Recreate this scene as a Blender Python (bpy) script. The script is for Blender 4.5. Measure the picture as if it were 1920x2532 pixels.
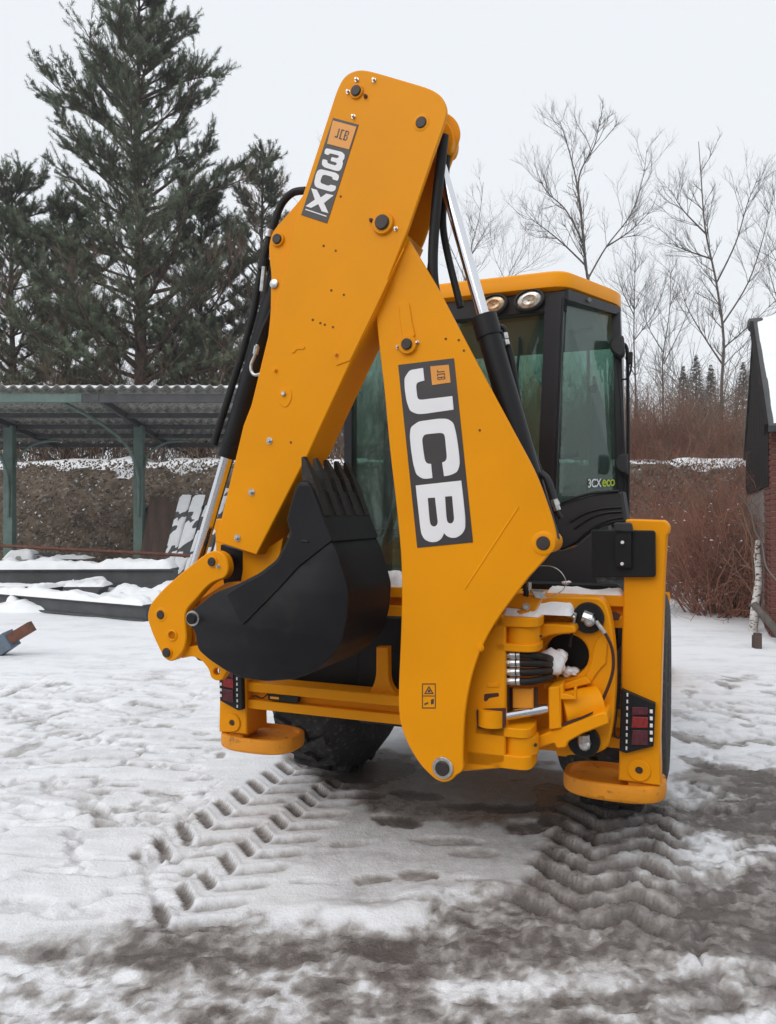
import bpy, math, random
import numpy as np
from mathutils import Vector, Matrix
from mathutils.geometry import tessellate_polygon
import bmesh
for o in list(bpy.data.objects): bpy.data.objects.remove(o)
SC = bpy.context.scene
COL = SC.collection
# ------------------------------------------------------------------ camera, sky, sun, exposure
F, HC, YH = 1902.0, 1.7, 1266.0          # focal length in photo pixels, eye height, horizon row
cam = bpy.data.cameras.new('camera'); camo = bpy.data.objects.new('camera', cam); COL.objects.link(camo)
camo.location = (0, 0, HC); camo.rotation_euler = (math.pi / 2, 0, 0)
cam.sensor_fit = 'VERTICAL'; cam.sensor_height = 36.0; cam.lens = 36.0 * F / 2532.0
cam.clip_end = 2000; cam.clip_start = 0.05
SC.camera = camo
SUN_EL, SUN_AZ = math.radians(42), math.radians(218)     # azimuth from +Y, clockwise: behind the camera
world = bpy.data.worlds.new('World'); SC.world = world; world.use_nodes = True
nt = world.node_tree; nt.nodes.clear()
def nd(t, typ, **k):
    n = t.nodes.new(typ)
    for a, b in k.items(): setattr(n, a, b)
    return n
wo = nd(nt, 'ShaderNodeOutputWorld'); bg = nd(nt, 'ShaderNodeBackground')
sky = nd(nt, 'ShaderNodeTexSky', sky_type='NISHITA', sun_disc=False, sun_elevation=SUN_EL, sun_rotation=SUN_AZ)
hs = nd(nt, 'ShaderNodeHueSaturation'); hs.inputs['Saturation'].default_value = 0.10; hs.inputs['Value'].default_value = 1.0
nt.links.new(sky.outputs[0], hs.inputs['Color'])
mixw = nd(nt, 'ShaderNodeMix', data_type='RGBA'); mixw.inputs[0].default_value = 0.92   # even cloud deck over the clear sky
mixw.inputs[7].default_value = (9.35, 9.75, 10.25, 1)
nt.links.new(hs.outputs[0], mixw.inputs[6]); nt.links.new(mixw.outputs[2], bg.inputs['Color'])
bg.inputs['Strength'].default_value = 0.1
nt.links.new(bg.outputs[0], wo.inputs['Surface'])
sun = bpy.data.lights.new('sun', 'SUN'); sun.energy = 1.5; sun.angle = math.radians(50); sun.color = (1, .975, .94)
suno = bpy.data.objects.new('sun', sun); COL.objects.link(suno)
suno.rotation_euler = Vector((math.sin(SUN_AZ) * math.cos(SUN_EL), math.cos(SUN_AZ) * math.cos(SUN_EL), math.sin(SUN_EL))).to_track_quat('Z', 'Y').to_euler()
suno.location = (0, -5, 30)
SC.view_settings.view_transform = 'Standard'; SC.view_settings.look = 'None'
SC.view_settings.gamma = 1; SC.view_settings.exposure = 0.0; SC.view_settings.use_curve_mapping = False
random.seed(7); RN = np.random.RandomState(11)

# ------------------------------------------------------------------ frames
TH = math.radians(21.5); CT, ST = math.cos(TH), math.sin(TH); HW = 1.17
_a, _b = (1645 - 960) / F, (540 - 960) / F
OY = (2 * HW * CT + (_a + _b) * HW * ST) / (_a - _b); OX = _a * OY - _a * HW * ST - HW * CT
UC, VC = -OX * CT + OY * ST, -OX * ST - OY * CT
def P(px, py, v):                       # photo pixel -> machine frame point on the plane v
    dx, dz = (px - 960) / F, -(py - YH) / F
    du, dv = dx * CT - ST, dx * ST + CT
    t = (v - VC) / dv
    return Vector((UC + t * du, v, HC + t * dz))
def dep(p): return OY - ST * p[0] + CT * p[1]
def W(px, py, Y): return Vector(((px - 960) / F * Y, Y, HC - (py - YH) / F * Y))   # photo pixel -> world point at distance Y

# ------------------------------------------------------------------ materials
def mat(name, col, rough=.5, metal=0., var=.12, scale=6., bump=0., bscale=60., col2=None, cmix=(.45, .6), spec=.5, coat=0., det=4., rvar=.1, stretch=None):
    m = bpy.data.materials.new(name); m.use_nodes = True
    t = m.node_tree; t.nodes.clear()
    out = nd(t, 'ShaderNodeOutputMaterial'); b = nd(t, 'ShaderNodeBsdfPrincipled'); t.links.new(b.outputs[0], out.inputs[0])
    tc = nd(t, 'ShaderNodeTexCoord'); src = tc.outputs['Object']
    if stretch:
        mp = nd(t, 'ShaderNodeMapping'); mp.inputs['Scale'].default_value = stretch; t.links.new(src, mp.inputs[0]); src = mp.outputs[0]
    n = nd(t, 'ShaderNodeTexNoise'); n.inputs['Scale'].default_value = scale; n.inputs['Detail'].default_value = det
    t.links.new(src, n.inputs['Vector'])
    r = nd(t, 'ShaderNodeValToRGB'); e = r.color_ramp.elements
    c = Vector(col)
    e[0].position, e[1].position = .3, .7
    e[0].color = (*(c * (1 - var)), 1); e[1].color = (*[min(1, x) for x in c * (1 + var)], 1)
    t.links.new(n.outputs[0], r.inputs[0]); cs = r.outputs[0]
    if col2:
        n2 = nd(t, 'ShaderNodeTexNoise'); n2.inputs['Scale'].default_value = scale * 2.7; n2.inputs['Detail'].default_value = 6
        t.links.new(src, n2.inputs['Vector'])
        r2 = nd(t, 'ShaderNodeValToRGB'); r2.color_ramp.elements[0].position = cmix[0]; r2.color_ramp.elements[1].position = cmix[1]
        t.links.new(n2.outputs[0], r2.inputs[0])
        mx = nd(t, 'ShaderNodeMix', data_type='RGBA'); t.links.new(r2.outputs[0], mx.inputs[0]); t.links.new(cs, mx.inputs[6]); mx.inputs[7].default_value = (*col2, 1)
        cs = mx.outputs[2]
    t.links.new(cs, b.inputs['Base Color'])
    b.inputs['Metallic'].default_value = metal; b.inputs['Specular IOR Level'].default_value = spec
    b.inputs['Coat Weight'].default_value = coat; b.inputs['Coat Roughness'].default_value = .25
    mr = nd(t, 'ShaderNodeMapRange'); mr.inputs[3].default_value = max(.02, rough - rvar); mr.inputs[4].default_value = min(1, rough + rvar)
    t.links.new(n.outputs[0], mr.inputs[0]); t.links.new(mr.outputs[0], b.inputs['Roughness'])
    if bump:
        nb = nd(t, 'ShaderNodeTexNoise'); nb.inputs['Scale'].default_value = bscale; nb.inputs['Detail'].default_value = 3
        t.links.new(src, nb.inputs['Vector'])
        bp = nd(t, 'ShaderNodeBump'); bp.inputs['Strength'].default_value = bump; bp.inputs['Distance'].default_value = .01
        t.links.new(nb.outputs[0], bp.inputs['Height']); t.links.new(bp.outputs[0], b.inputs['Normal'])
    return m
M = {}
M['yellow'] = mat('yellow_paint', (.785, .295, .002), .40, var=.05, scale=2.2, bump=.10, bscale=3.5, spec=.14, rvar=.10)
M['yellow_dirty'] = mat('worn_yellow_paint', (.71, .262, .007), .6, var=.10, scale=9, bump=.2, bscale=70, col2=(.16, .075, .02), cmix=(.60, .74))
M['black'] = mat('black_paint', (.011, .011, .0125), .45, var=.25, scale=3, bump=.05, bscale=40, spec=.25)
M['bucket'] = mat('bucket_black_paint', (.009, .009, .011), .5, var=.3, scale=4, bump=.12, bscale=9, spec=.24, col2=(.014, .0135, .014), cmix=(.56, .74))
M['plastic'] = mat('grey_black_plastic', (.026, .027, .030), .55, spec=.35, var=.15, scale=10, bump=.1, bscale=250)
M['pillar'] = mat('dark_cab_frame_paint', (.014, .014, .018), .35, spec=.35, var=.15, scale=5)
M['decal'] = mat('charcoal_decal', (.04, .035, .037), .4, var=.08, scale=8)
M['white'] = mat('white_decal', (.80, .79, .81), .4, var=.03, scale=8)
M['lime'] = mat('lime_decal', (.50, .62, .03), .4, var=.03)
M['tooth'] = mat('worn_tooth_steel', (.020, .016, .014), .5, metal=.2, var=.4, scale=18, bump=.2, spec=.3, col2=(.06, .045, .038), cmix=(.58, .72))
M['orange'] = mat('orange_decal', (.74, .30, .04), .4, var=.05)
M['pin'] = mat('dark_pin_steel', (.045, .036, .034), .5, metal=.4, var=.3, scale=40)
M['chrome'] = mat('chromed_rod', (.72, .73, .76), .16, metal=1., var=.03, scale=5, rvar=.05)
M['zinc'] = mat('zinc_fitting', (.55, .55, .54), .35, metal=.9, var=.25, scale=50, bump=.1)
M['rubber'] = mat('black_rubber', (.011, .0105, .0105), .55, spec=.3, var=.25, scale=20, bump=.15, bscale=120)
M['tyre'] = mat('tyre_rubber', (.03, .029, .03), .75, var=.3, scale=12, bump=.3, bscale=60, col2=(.12, .11, .10), cmix=(.55, .75))
M['redbrown'] = mat('reflected_yellow_and_shade', (.05, .012, .008), .5, var=.2)  # black hose with reflected yellow put in; also the shade of recesses and gaps
M['lens_red'] = mat('red_lamp_lens', (.24, .012, .014), .2, var=.25, scale=60, spec=.6)
M['lens_dark'] = mat('dark_red_lens', (.085, .010, .018), .2, var=.3, scale=60, spec=.6)
M['lens_white'] = mat('clear_lamp_lens', (.62, .58, .52), .15, metal=.55, var=.35, scale=70, spec=.7)
M['lens_amber'] = mat('amber_lamp_lens', (.58, .42, .27), .18, metal=.45, var=.35, scale=70, spec=.7)
M['interior'] = mat('cab_trim', (.05, .05, .052), .7, var=.2, scale=10)
M['tan'] = mat('cab_inside_panel', (.16, .17, .165), .6, var=.1)
M['snow'] = mat('snow', (.82, .83, .85), .7, var=.05, scale=5, bump=.5, bscale=45, spec=.3)
M['teal'] = mat('green_painted_steel', (.105, .158, .138), .6, var=.2, scale=5, bump=.1, col2=(.13, .09, .06), cmix=(.62, .74))
M['dgrey'] = mat('dark_grey_steel', (.055, .058, .062), .6, var=.25, scale=4, bump=.15, col2=(.10, .07, .05), cmix=(.60, .75))
M['asb'] = mat('fibre_cement_sheet', (.29, .295, .27), .85, var=.22, scale=5, bump=.2, col2=(.11, .11, .095), cmix=(.45, .7))
M['rust'] = mat('rusty_steel', (.13, .05, .032), .8, var=.35, scale=14, bump=.3, bscale=90)
M['bluegrey'] = mat('blue_grey_steel', (.10, .14, .18), .55, var=.2, scale=8, bump=.15, col2=(.15, .08, .05), cmix=(.6, .75))
M['wood'] = mat('dark_wet_wood', (.07, .045, .035), .8, var=.35, scale=7, bump=.3, bscale=40, stretch=(1, 1, .15))
M['concrete'] = mat('old_concrete', (.30, .29, .27), .85, var=.25, scale=9, bump=.4)
M['mortar'] = mat('mortar', (.22, .19, .17), .9, var=.2, scale=12, bump=.3)
M['brick'] = mat('red_brick', (.13, .040, .028), .85, var=.4, scale=5, bump=.3, bscale=80)
M['bark'] = mat('grey_bark', (.10, .084, .075), .9, var=.35, scale=9, bump=.4, bscale=30)
M['pinebark'] = mat('pine_bark', (.085, .055, .042), .9, var=.4, scale=6, bump=.5, bscale=25)
M['twig'] = mat('brown_twigs', (.20, .128, .090), .9, var=.35, scale=.9)
M['twig_red'] = mat('red_brown_twigs', (.225, .100, .066), .9, var=.35, scale=1.3)
M['twig_grey'] = mat('grey_twigs', (.12, .103, .096), .9, var=.3, scale=.7)
M['needle'] = mat('pine_needles', (.105, .132, .078), .7, var=.40, scale=1.2)
M['needle2'] = mat('grey_pine_needles', (.120, .142, .095), .7, var=.35, scale=1.2)
M['litter'] = mat('leaf_litter', (.12, .09, .066), .95, var=.5, scale=3, bump=.6, bscale=22, col2=(.26, .235, .21), cmix=(.54, .68))
M['leafbit'] = mat('dead_leaves', (.135, .098, .068), .9, var=.5, scale=3)
M['birch'] = mat('birch_bark', (.55, .53, .50), .8, var=.15, scale=6, bump=.3, col2=(.06, .05, .045), cmix=(.55, .6), stretch=(1, 1, 3))
M['stone'] = mat('grey_stones', (.17, .15, .13), .9, var=.4, scale=4, bump=.4)
M['needle_hazed'] = mat('hazed_conifer_needles', (.20, .215, .195), .8, var=.3, scale=.6)  # needle green paled, distance haze mixed into the colour
M['darkwall'] = mat('tarred_boards', (.020, .016, .016), .85, spec=.12, var=.3, scale=4, bump=.2)

def glass_mat():
    m = bpy.data.materials.new('green_tinted_glass'); m.use_nodes = True
    t = m.node_tree; t.nodes.clear()
    out = nd(t, 'ShaderNodeOutputMaterial'); tr = nd(t, 'ShaderNodeBsdfTransparent'); tr.inputs[0].default_value = (.58, .71, .655, 1)
    gl = nd(t, 'ShaderNodeBsdfGlossy'); gl.inputs['Roughness'].default_value = .03; gl.inputs[0].default_value = (.9, .95, .93, 1)
    df = nd(t, 'ShaderNodeBsdfDiffuse'); df.inputs[0].default_value = (.20, .25, .235, 1)       # film of winter grime
    lw = nd(t, 'ShaderNodeLayerWeight'); lw.inputs[0].default_value = .5
    pw = nd(t, 'ShaderNodeMath', operation='POWER'); pw.inputs[1].default_value = 4.; t.links.new(lw.outputs['Facing'], pw.inputs[0])
    fr = nd(t, 'ShaderNodeMath', operation='MULTIPLY_ADD'); fr.inputs[1].default_value = .9; fr.inputs[2].default_value = .05; t.links.new(pw.outputs[0], fr.inputs[0])
    m1 = nd(t, 'ShaderNodeMixShader'); m2 = nd(t, 'ShaderNodeMixShader')
    n = nd(t, 'ShaderNodeTexNoise'); n.inputs['Scale'].default_value = 2.2; n.inputs['Detail'].default_value = 5
    tc = nd(t, 'ShaderNodeTexCoord'); t.links.new(tc.outputs['Object'], n.inputs['Vector'])
    mr = nd(t, 'ShaderNodeMapRange'); mr.inputs[1].default_value = .3; mr.inputs[2].default_value = .75; mr.inputs[3].default_value = .03; mr.inputs[4].default_value = .15
    t.links.new(n.outputs[0], mr.inputs[0]); t.links.new(mr.outputs[0], m1.inputs[0])
    t.links.new(tr.outputs[0], m1.inputs[1]); t.links.new(df.outputs[0], m1.inputs[2])
    t.links.new(fr.outputs[0], m2.inputs[0]); t.links.new(m1.outputs[0], m2.inputs[1]); t.links.new(gl.outputs[0], m2.inputs[2])
    t.links.new(m2.outputs[0], out.inputs[0])
    return m
M['glass'] = glass_mat()

# ------------------------------------------------------------------ mesh building
def fil(pts, r=None, n=4):              # round the corners of a closed outline; a point may carry its own radius
    out = []; N = len(pts)
    for i in range(N):
        p = pts[i]; rr = p[2] if len(p) > 2 else r
        a = Vector(pts[i - 1][:2]); b = Vector(p[:2]); c = Vector(pts[(i + 1) % N][:2])
        if not rr: out.append(b); continue
        d1, d2 = a - b, c - b
        k1, k2 = min(rr, d1.length * .48), min(rr, d2.length * .48)
        if k1 < 1e-6 or k2 < 1e-6: out.append(b); continue
        s, e = b + d1.normalized() * k1, b + d2.normalized() * k2
        for j in range(n + 1):
            t = j / n; out.append(s * (1 - t) ** 2 + b * 2 * t * (1 - t) + e * t * t)
    return out
def area(p): return .5 * sum(p[i - 1][0] * p[i][1] - p[i][0] * p[i - 1][1] for i in range(len(p)))
def inset(p, b):
    out = []; N = len(p)
    for i in range(N):
        e1 = p[i] - p[i - 1]; e2 = p[(i + 1) % N] - p[i]
        if e1.length < 1e-7: e1 = e2
        if e2.length < 1e-7: e2 = e1
        n1 = Vector((-e1.y, e1.x)).normalized(); n2 = Vector((-e2.y, e2.x)).normalized()
        m = n1 + n2
        if m.length < .3: m = n1
        m.normalize(); k = max(.45, m.dot(n1))
        out.append(p[i] + m * (b / k))
    return out
class MB:
    def __init__(s): s.v = []; s.f = []; s.m = []; s.mats = []
    def add(s, vs, fs, m):
        m = M[m] if isinstance(m, str) else m
        if m not in s.mats: s.mats.append(m)
        k = s.mats.index(m); o = len(s.v)
        s.v += [tuple(x) for x in vs]; s.f += [[i + o for i in q] for q in fs]; s.m += [k] * len(fs)
    def prism(s, outer, y0, y1, m, bev=.004, holes=(), mp=None):
        # 2-D outline (x, z) swept along y; near face at y0 with a chamfer of bev
        if area(outer) < 0: outer = outer[::-1]
        rings = [outer] + [h[::-1] if area(h) > 0 else h for h in holes]
        mp = mp or (lambda x, y, z: (x, y, z))
        sg = 1 if y1 > y0 else -1; bv = min(bev, abs(y1 - y0) * .4)
        lays = []
        for (b, y) in ((bv, y0), (0, y0 + sg * bv), (0, y1 - sg * bv), (bv, y1)):
            lay = []
            for R in rings:
                q = inset(R, b) if b else R
                lay.append([(a.x, y, a.y) for a in q])
            lays.append(lay)
        vs = []; idx = []
        for lay in lays:
            r2 = []
            for R in lay:
                r2.append(list(range(len(vs), len(vs) + len(R)))); vs += R
            idx.append(r2)
        fs = []
        for k in range(3):
            if bv == 0 and k != 1: continue
            for A, B in zip(idx[k], idx[k + 1]):
                N = len(A)
                for i in range(N):
                    j = (i + 1) % N; fs.append([A[i], B[i], B[j], A[j]] if sg > 0 else [A[j], B[j], B[i], A[i]])
        for k, flip in ((0, sg < 0), (3, sg > 0)):
            src = [i for R in idx[k] for i in R]
            tri = tessellate_polygon([[Vector((vs[i][0], vs[i][2], 0)) for i in R] for R in idx[k]])
            for t in tri:
                q = [src[i] for i in t]
                ar = area([(vs[i][0], vs[i][2]) for i in q])
                if ar < 0: q.reverse()
                if flip: q.reverse()
                fs.append(q)
        s.add([mp(*v) for v in vs], fs, m)
    def plate(s, pts, v0, v1, m, r=None, bev=.004, holes=(), n=4):    # outline in photo pixels on the machine plane v0
        f = lambda q: [Vector((a.x, a.z)) for a in (P(p[0], p[1], v0) for p in q)]
        s.prism(f(fil(pts, r, n)), v0, v1, m, bev, [f(h) for h in holes])
    def box(s, x0, x1, y0, y1, z0, z1, m, bev=.006):
        c = bev
        pts = [Vector(q) for q in ((x0 + c, z0), (x1 - c, z0), (x1, z0 + c), (x1, z1 - c), (x1 - c, z1), (x0 + c, z1), (x0, z1 - c), (x0, z0 + c))]
        s.prism(pts, y0, y1, m, bev)
    def tube(s, path, r, m, seg=10, caps=True):
        path = [Vector(p) for p in path]; N = len(path)
        rs = r if isinstance(r, (list, tuple)) else [r] * N
        vs = []; fs = []; prev = None
        for i, p in enumerate(path):
            d = (path[min(i + 1, N - 1)] - path[max(i - 1, 0)])
            d = d.normalized() if d.length > 1e-9 else Vector((0, 0, 1))
            if prev is None:
                a = Vector((0, 0, 1)) if abs(d.z) < .9 else Vector((1, 0, 0))
                x = d.cross(a).normalized()
            else:
                x = (prev - d * prev.dot(d)).normalized()
            prev = x; y = d.cross(x)
            for k in range(seg):
                t = 2 * math.pi * k / seg; vs.append(p + (x * math.cos(t) + y * math.sin(t)) * rs[i])
        for i in range(N - 1):
            for k in range(seg):
                a, b = i * seg + k, i * seg + (k + 1) % seg
                fs.append([a, b, b + seg, a + seg])
        if caps: fs.append(list(range(seg))[::-1]); fs.append([(N - 1) * seg + k for k in range(seg)])
        s.add(vs, fs, m)
    def lathe(s, c, ax, prof, m, seg=24):      # prof: (radius, distance along axis)
        c = Vector(c); d = Vector(ax).normalized(); a = Vector((0, 0, 1)) if abs(d.z) < .9 else Vector((1, 0, 0))
        x = d.cross(a).normalized(); y = d.cross(x)
        vs = []; fs = []
        for (r, h) in prof:
            for k in range(seg):
                t = 2 * math.pi * k / seg; vs.append(c + d * h + (x * math.cos(t) + y * math.sin(t)) * r)
        for i in range(len(prof) - 1):
            for k in range(seg):
                p, q = i * seg + k, i * seg + (k + 1) % seg
                fs.append([p, q, q + seg, p + seg])
        fs.append(list(range(seg))[::-1]); fs.append([(len(prof) - 1) * seg + k for k in range(seg)])
        s.add(vs, fs, m)
    def hexa(s, p, m):                          # 8 corners: bottom ring 0-3, top ring 4-7
        s.add(p, [[3, 2, 1, 0], [4, 5, 6, 7], [0, 1, 5, 4], [1, 2, 6, 5], [2, 3, 7, 6], [3, 0, 4, 7]], m)
    def bar(s, a, b, w, d, m, side=(1, 0, 0)):  # square bar from a to b
        a, b = Vector(a), Vector(b); ax = (b - a).normalized(); x = Vector(side); x = (x - ax * x.dot(ax)).normalized(); y = ax.cross(x)
        q = []
        for c in (a, b):
            for (i, j) in ((-1, -1), (1, -1), (1, 1), (-1, 1)): q.append(c + x * (i * w / 2) + y * (j * d / 2))
        s.hexa(q, m)
    def quad(s, p, th, m):                      # slab on four 3-D corners
        p = [Vector(q) for q in p]; n = (p[1] - p[0]).cross(p[3] - p[0]).normalized() * th
        s.hexa(p + [q + n for q in p], m)
    def obj(s, name, parent=None, smooth=38, label=None, fix=True):
        me = bpy.data.meshes.new(name); me.from_pydata(s.v, [], s.f)
        for m in s.mats: me.materials.append(m)
        me.polygons.foreach_set('material_index', s.m)
        if fix and len(s.f) < 20000:
            bm = bmesh.new(); bm.from_mesh(me); bmesh.ops.recalc_face_normals(bm, faces=bm.faces); bm.to_mesh(me); bm.free()
        me.polygons.foreach_set('use_smooth', [True] * len(me.polygons))
        me.set_sharp_from_angle(angle=math.radians(smooth)); me.update()
        return link(name, me, parent, label)
def link(name, me, parent=None, label=None):
    o = bpy.data.objects.new(name, me); COL.objects.link(o)
    if parent: o.parent = parent
    if label: o['label'] = label
    return o
def tag(o, label, cat, group=None):
    o['label'] = label; o['category'] = cat
    if group: o['group'] = group
    return o
def root(name, loc, label, cat, group=None, rz=0.):
    o = bpy.data.objects.new(name, None); COL.objects.link(o); o.location = loc; o.rotation_euler.z = rz
    o.empty_display_size = .2
    return tag(o, label, cat, group)
def curve(pts, n=6):                            # Catmull-Rom through 3-D points
    p = [Vector(q) for q in pts]; out = []
    for i in range(len(p) - 1):
        a, b, c, d = p[max(i - 1, 0)], p[i], p[i + 1], p[min(i + 2, len(p) - 1)]
        for k in range(n):
            t = k / n
            out.append(.5 * ((2 * b) + (c - a) * t + (2 * a - 5 * b + 4 * c - d) * t * t + (3 * b - a - 3 * c + d) * t ** 3))
    return out + [p[-1]]

# ------------------------------------------------------------------ noise
_T = RN.rand(256, 256)
def vn(x, y):
    ix, iy = np.floor(x).astype(int), np.floor(y).astype(int); fx, fy = x - ix, y - iy
    fx = fx * fx * fx * (fx * (fx * 6 - 15) + 10); fy = fy * fy * fy * (fy * (fy * 6 - 15) + 10)
    g = lambda a, b: _T[a & 255, b & 255]
    return (g(ix, iy) * (1 - fx) + g(ix + 1, iy) * fx) * (1 - fy) + (g(ix, iy + 1) * (1 - fx) + g(ix + 1, iy + 1) * fx) * fy
def fbm(x, y, o=5, g=.5):
    s = 0; a = 1.; n = 0
    for k in range(o):
        s = s + a * vn(x * 2 ** k + 17.3 * k, y * 2 ** k + 31.7 * k); n += a; a *= g
    return s / n - .5
sm = lambda x, a, b: (lambda t: t * t * (3 - 2 * t))(np.clip((x - a) / (b - a), 0, 1))

def mound(name, parent, u0, u1, v0, v1, z0, hgt, n=26, k=10, seed=1, fq=14., m='snow'):
    rs = np.random.RandomState(seed); vs = []; fs = []
    for i in range(n + 1):
        for j in range(k + 1):
            s, t_ = i / n, j / k
            u = u0 + (u1 - u0) * s; v = v0 + (v1 - v0) * t_
            nn = float(fbm(np.array([u * fq + seed * 7]), np.array([v * fq + seed]), 3)[0]) + .6 * float(fbm(np.array([u * fq * .21 + seed]), np.array([v * fq * .21]), 2)[0])
            ed = min(1, min(s, 1 - s) * n / 2.2) ** .5 * min(1, min(t_, 1 - t_) * k / 2.2) ** .5
            jit = (rs.rand(2) - .5) * (abs(u1 - u0) / n * .6)
            vs.append((u + jit[0] * (0 < i < n), v + jit[1] * .5 * (0 < j < k), z0 + ed * hgt * (.65 + 1.1 * nn) - (1 - ed) * .004))
    for i in range(n):
        for j in range(k):
            a_ = i * (k + 1) + j; fs.append([a_, a_ + k + 1, a_ + k + 2, a_ + 1])
    B = MB(); B.add(vs, fs, m); return B.obj(name, parent, smooth=80, fix=False)

# ================================================================== GROUND
def axis(lo, hi, step, g, a, b):
    c = list(np.arange(lo, hi, step)); d = step
    up = []; x = c[-1]
    while x < b: d = d + g * d; x += d; up.append(x)
    dn = []; d = step; x = lo
    while x > a: d = d + g * d; x -= d; dn.append(x)
    return np.array(dn[::-1] + c + up)
gx = axis(-3.4, 3.4, .0155, .035, -160, 160); gy = axis(2.3, 6.4, .0155, .0135, -60, 300)
GX, GY = np.meshgrid(gx, gy)
yy = np.maximum(GY, .3); gpx = 960 + F * GX / yy; gpy = YH + F * HC / yy
LU = (GX - OX) * CT - (GY - OY) * ST; LV = (GX - OX) * ST + (GY - OY) * CT
nA = fbm(GX * .9 + 5, GY * .9, 4); nB = fbm(GX * 3.1, GY * 3.1 + 9, 5); nC = fbm(GX * 9 + 3, GY * 9, 4); nD = fbm(GX * 30, GY * 30 + 4, 3)
# where traffic has turned the snow to slush: edge of the driven strip across the yard
edge = np.interp(gpx, [-3000, 0, 250, 540, 900, 1200, 1290, 1340, 1420, 1560, 1760, 1920, 3000, 6000], [2400, 2330, 2275, 2280, 2268, 2238, 2200, 2120, 2000, 1975, 1950, 1900, 1840, 1760])
front = sm(gpy - edge + nB * 120 + nA * 70 + nC * 40, -22, 40)
front = np.where(GY < .6, 1, front)
nS = fbm(GX * 1.6 + 7, GY * 5.2, 5); nT = fbm(GX * 5 + 30, GY * 13, 5)          # streaks dragged sideways
rid = np.clip(1 - np.abs(fbm(GX * 5 + nB * 2, GY * 7 + 70, 5)) * 7, 0, 1); rid2 = np.clip(1 - np.abs(fbm(GX * 15 + 3, GY * 17 + 20, 4)) * 6, 0, 1)
wet = front * np.clip(.70 + .35 * nA + .55 * nS + .75 * nT + .8 * nC + .8 * nD - .24 * rid - .14 * rid2, .16, 1)
near = 1 - sm(GY, 7, 26)
quiet = (1 - front) * near
wet += quiet * np.clip(.01 + .26 * nS + .20 * nT, 0, .22)
def patch(px, py, rx, ry, amt, ns=.9):
    d = ((gpx - px) / rx) ** 2 + ((gpy - py) / ry) ** 2 + nB * ns * 2 + nC * ns
    return amt * (1 - sm(d, .55, 1.25))
for q in ((1690, 2120, 190, 70, .38), (1900, 2530, 170, 50, .5), (1100, 2440, 300, 30, .18), (120, 2420, 240, 60, .18), (640, 2400, 260, 24, .16), (1060, 2300, 180, 20, .12), (1800, 2290, 120, 30, .15), (250, 2510, 240, 24, .2)):
    wet = wet - patch(*q)
for q in ((1180, 1950, 330, 85, .58), (1500, 1990, 170, 60, .40), (860, 1885, 170, 50, .55), (1820, 1925, 170, 26, .5), (1880, 2020, 130, 60, .32), (1830, 2230, 230, 130, .25), (1450, 2310, 300, 90, .14), (720, 2340, 300, 40, .26), (1080, 2350, 220, 40, .2), (1000, 2110, 340, 130, .15), (300, 2330, 260, 50, .14)):  # slush; patches below the machine also paint in its contact shadow
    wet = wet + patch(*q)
wet = np.clip(wet, 0, 1)
tramp = sm(gpx, 660, 360) * sm(gpy, 1600, 1700) * sm(gpy, 2330, 2180) + sm(gpx, 1640, 1700) * sm(gpy, 1630, 1720) * .9
lump = np.abs(fbm(GX * 2.6 + nB * 1.4, GY * 5.4 + 40, 4)); hol = sm(lump, .095, .015)
h = nA * .06 * near + near * (.010 * nB + .004 * nC)
h -= tramp * .030 * hol * (1 - .5 * sm(GY, 6, 10)); h += tramp * (.018 * nB + .006 * nC)
wet = np.clip(wet + tramp * (.26 * hol * (.7 + nB) + .10 * nS + .01), 0, 1)
h += front * (.022 * nB + .018 * nC + .011 * nD + .016 * rid + .006 * rid2 - .02)
# crust left standing along the edge of the strip
h += .030 * np.exp(-((gpy - edge + 20 + nB * 60) / 20) ** 2) * sm(gpx, 520, 800) * sm(gpx, 1330, 1230)
# tyre prints: single-sided lug rows at the left, a zigzag of both passes at the right
def lugs(u0, la, lb, v0, v1, pitch, ph0):
    global h, wet
    s = LU - u0 - .010 * nB; zf = np.where(s < la, -.85 * s, -.85 * la + .60 * (s - la)); q = (LV - zf + .008 * nB) / pitch + ph0; fr = q - np.floor(q); al = sm(LV + nB * .2, v0, v0 + .12) * sm(LV, v1 + .05, v1 - .1)
    bar = sm(fr, .0, .15) * sm(fr, .53, .37)
    pk = bar * sm(s, -.014, .018) * sm(s, la + .005, la - .035) * al
    br = bar * sm(s, la + .005, la + .04) * sm(s, la + lb + .02, la + lb - .05) * al
    rg_ = np.exp(-((fr - .56) / .08) ** 2) * sm(s, .0, .03) * sm(s, la + lb, la + lb - .06) * al
    h += -.024 * pk - .032 * br * (.95 + .5 * nB) + .013 * rg_
    wet = np.clip(wet * (1 - .7 * rg_) + pk * (.74 + .35 * nB + .3 * nC) + br * (.42 + .4 * nB + .3 * nC), 0, 1)
lugs(-1.32, .20, .24, -.66, 1.1, .180, .1); lugs(-.89, .16, .22, -1.05, .75, .168, .55)
def zig(v0, v1, pitch, depth):
    global h, wet
    z_ = np.interp(LU, [.40, .58, .83, 1.04, 1.20, 1.42], [.40, .335, .165, .36, .27, .40]); q = (LV - z_ + .03 * nB + .014 * nC) / pitch; fr = q - np.floor(q)
    al = sm(LU + nB * .12, .50, .60) * sm(LU + nB * .15, 1.32, 1.16) * sm(LV + nA * .4, v0, v0 + .2) * sm(LV, v1, v1 - .2)
    w_ = (.5 + .5 * np.cos(2 * math.pi * fr)); w_ = sm(w_ + .25 * nC + .15 * nD, .26, .60)
    h += al * (depth * (w_ - .6) * (.9 + .8 * nB)) ; wet = np.clip(wet * (1 - al * .55) + al * (.24 + .62 * (1 - w_) + .35 * nB + .25 * nC), 0, 1)
zig(-.42, 1.2, .176, .055)
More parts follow.
